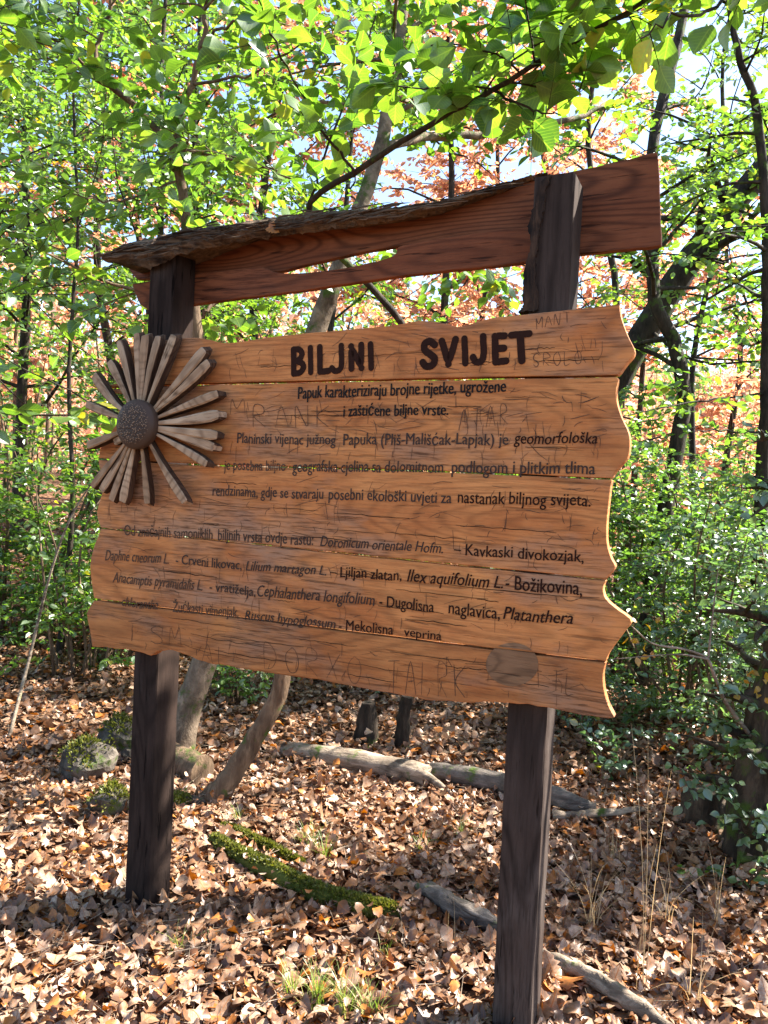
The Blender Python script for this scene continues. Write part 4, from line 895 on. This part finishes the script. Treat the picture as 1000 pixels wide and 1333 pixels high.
def rock(label, p, r, mat, seed, sc=(1, .8, .75), name='rock'):
    rng = np.random.default_rng(seed); nu, nv = 30, 18; th = np.linspace(0, 2 * np.pi, nu, endpoint=False); ph = np.linspace(.02, np.pi - .02, nv)
    T_, P_ = np.meshgrid(th, ph); d = np.stack([np.sin(P_) * np.cos(T_), np.sin(P_) * np.sin(T_), np.cos(P_)], -1)
    k = rng.normal(0, 1, (9, 3)); rr = 1 + sum(.13 * np.sin(d @ (v * 2.2) + q) for q, v in enumerate(k)) + sum(.03 * np.sin(d @ (v * 7) + q) for q, v in enumerate(k))
    for v in unit(rng.normal(0, 1, (8, 3))): rr = np.minimum(rr, .80 / np.maximum(d @ v, .2))
    V = (d * (rr + rng.normal(0, .012, rr.shape))[..., None] * r * np.array(sc)).reshape(-1, 3) + p
    i = np.arange(nv - 1)[:, None] * nu; j = np.arange(nu)[None]; j2 = (j + 1) % nu
    mb = MB(); mb.add(V, [np.stack([i + j, i + nu + j, i + nu + j2, i + j2], -1).reshape(-1, 4)], 0, .5, False)
    o = mb.build(name, M[mat], None, p); tagit(o, label, name)
    n = 2600; k = rng.integers(0, len(V), n); dd = unit(V[k] - p); keep = (dd[:, 2] + .35 * _vn(dd[:, 0] * 4, dd[:, 1] * 4, 1, seed) > .48); mb = MB(); q = V[k][keep] + rng.normal(0, .008, (keep.sum(), 3))
    leaves(mb, q, dd[keep] + rng.normal(0, .6, q.shape), rng.normal(0, 1, q.shape), rng.uniform(.01, .024, len(q)), LEAF4, rng, .1, .1)
    m_ = mb.build('moss', M['mossleaf']); m_.parent = o; m_.location = -o.location
    return o
rock('mossy rock with a bare grey face, beside the shorter post', on(108, 1015) + [0, 0, .07], .155, 'rock', 221, (.8, .8, .95))
rock('moss covered boulder partly behind the shorter post', on(158, 985) + [0, 0, .07], .15, 'rock', 222, (1.1, .8, .9))
rock('small green mossy stone in the leaves before the mossy rock', on(146, 1060) + [0, 0, .03], .10, 'rock', 223, (.8, .7, 1.0))
rock('flat mossy stone behind the shorter post foot', on(232, 1050) + [0, 0, .01], .085, 'rock', 224, (1.3, .8, .6))
# bare thin stems
def stem(label, P, r0, r1, mat, name='twig', cat='twig', branches=(), sprigs=()):
    mb = MB(); tube(mb, resample(np.array(P), 24), np.linspace(r0, r1, 24), 6)
    for b, a_, c_ in branches: tube(mb, resample(np.array(b), 12), np.linspace(a_, c_, 12), 5)
    o = mb.build(name, M[mat], None, P[0]); tagit(o, label, cat)
    if sprigs:
        ml = MB(); r2 = np.random.default_rng(77)
        for c_, k_ in sprigs:
            p_ = c_ + r2.normal(0, .035, (k_, 3)); leaves(ml, p_, r2.normal(0, 1, (k_, 3)) - [0, 0, .6], r2.normal(0, 1, (k_, 3)) + [0, -.6, .5], r2.uniform(.026, .042, k_), OVATE, r2, .15, .3)
        lo = ml.build('leaves', M['leaf_yellow']); lo.parent = o; lo.location = -o.location
    return o
stem('pale thin sapling stem bowing beside the flower, rooted in the litter', [on(10, 968)] + pts((40, 850, 4.6), (62, 760, 4.6), (85, 690, 4.6), (112, 640, 4.6), (150, 590, 4.6)), .011, .004, 'deadwood', 'bare_sapling', 'sapling')
stem('bare arching branch reaching from the ivy clad trunk to the board end', pts((1010, 1000, 3.3), (975, 955, 3.3), (945, 915, 3.25), (930, 880, 3.2), (920, 857, 3.2), (890, 845, 3.15), (850, 838, 3.1), (822, 815, 3.0)), .011, .003, 'deadwood', 'bare_branch', 'branch',
     branches=[(pts((922, 858, 3.2), (880, 852, 3.1), (800, 858, 3.0)), .005, .002), (pts((922, 857, 3.2), (928, 800, 3.25), (935, 740, 3.3)), .005, .002)], sprigs=[(at(850, 832, 3.1), 7), (at(832, 840, 3.05), 3), (at(988, 888, 3.2), 8), (at(972, 898, 3.2), 4)])
def grass(mb, p, n, h, spread, rng, seed_heads=0, r=.0022):
    for _ in range(n):
        a = rng.uniform(0, 6.283); L = h * rng.uniform(.5, 1.1); le = spread * rng.uniform(.2, 1)
        t = np.linspace(0, 1, 7)[:, None]; d = np.array([math.cos(a), math.sin(a), 0])
        B = p + rng.normal(0, .012, 3) * [1, 1, 0] + d * le * t ** 1.8 + np.array([0, 0, 1.0]) * L * (t - .25 * (le / max(L, .01)) * t ** 3)
        s = np.cross(d, [0, 0, 1.0]); wv = r * (1 - t * .85); n_ = 7
        V = np.vstack([B + s * wv, B - s * wv]); i = np.arange(n_ - 1)
        mb.add(V, [np.stack([i, i + n_, i + n_ + 1, i + 1], -1)], 0, rng.uniform(0, 1))
rng = np.random.default_rng(301); mb = MB()
for px, py, nn, h in [(400, 1105, 40, .14), (420, 1120, 30, .12), (410, 1310, 50, .13), (450, 1320, 45, .14), (380, 1300, 30, .12), (480, 1330, 30, .12), (310, 1075, 16, .1), (550, 1110, 20, .1), (600, 1090, 20, .1), (500, 1240, 10, .1), (230, 1240, 14, .1)]:
    grass(mb, on(px, py), nn, h, .10, rng)
tagit(mb.build('grass', M['grass']), kind='stuff')
for lab, px, py, nn, h, sp in [('tall straw stalks standing in shade between the tall post and the ivy clad trunk', 838, 1300, 9, .95, .14), ('drooping tuft of dry grass beside the tall post', 770, 1215, 26, .30, .22), ('arching dry grass clump near the tall straw stalks', 868, 1210, 18, .36, .26), ('short straw tuft on the shaded litter under the board end', 800, 1130, 14, .28, .08), ('thin straw tuft near the picture edge on the shaded litter', 930, 1215, 12, .30, .16), ('bent straw blades at the corner beyond the split branch', 900, 1310, 12, .34, .25), ('sparse straw blades between the mossy log and the tall post', 590, 1235, 9, .16, .12)]:
    mb = MB(); p = on(px, py); rng = np.random.default_rng(int(px)); grass(mb, p, max(4, int(nn * .7)), h, sp, rng, r=.0014); tagit(mb.build('straw_tuft', M['straw'], None, p), lab, 'grass tuft', 'straw tufts on the litter', 'thing')

mb = MB(); r3 = np.random.default_rng(5)
p = np.array(P0) + D * un(345, 297, 0)[0] + np.array([0, 0, un(345, 297, 0)[1]]) + N * .0
p = at(345, 298, (EYE + ray(345, 298) * (((P0 - N * (R1 - .085) - EYE) @ N) / (ray(345, 298) @ N)))[1])
leaves(mb, np.array([p, p + [.012, 0, .006]]), np.array([[1, -.2, -.15], [.6, .1, .6]]), np.array([[-.2, -1, .5], [.2, -1, .2]]), np.array([.05, .03]), LOBED[0], r3, .15, .3, 0, np.array([.99, .97]))
tagit(mb.build('fallen_leaf', M['litter'], None, p), 'small orange leaf caught on the bark edge of the roof', 'leaf')
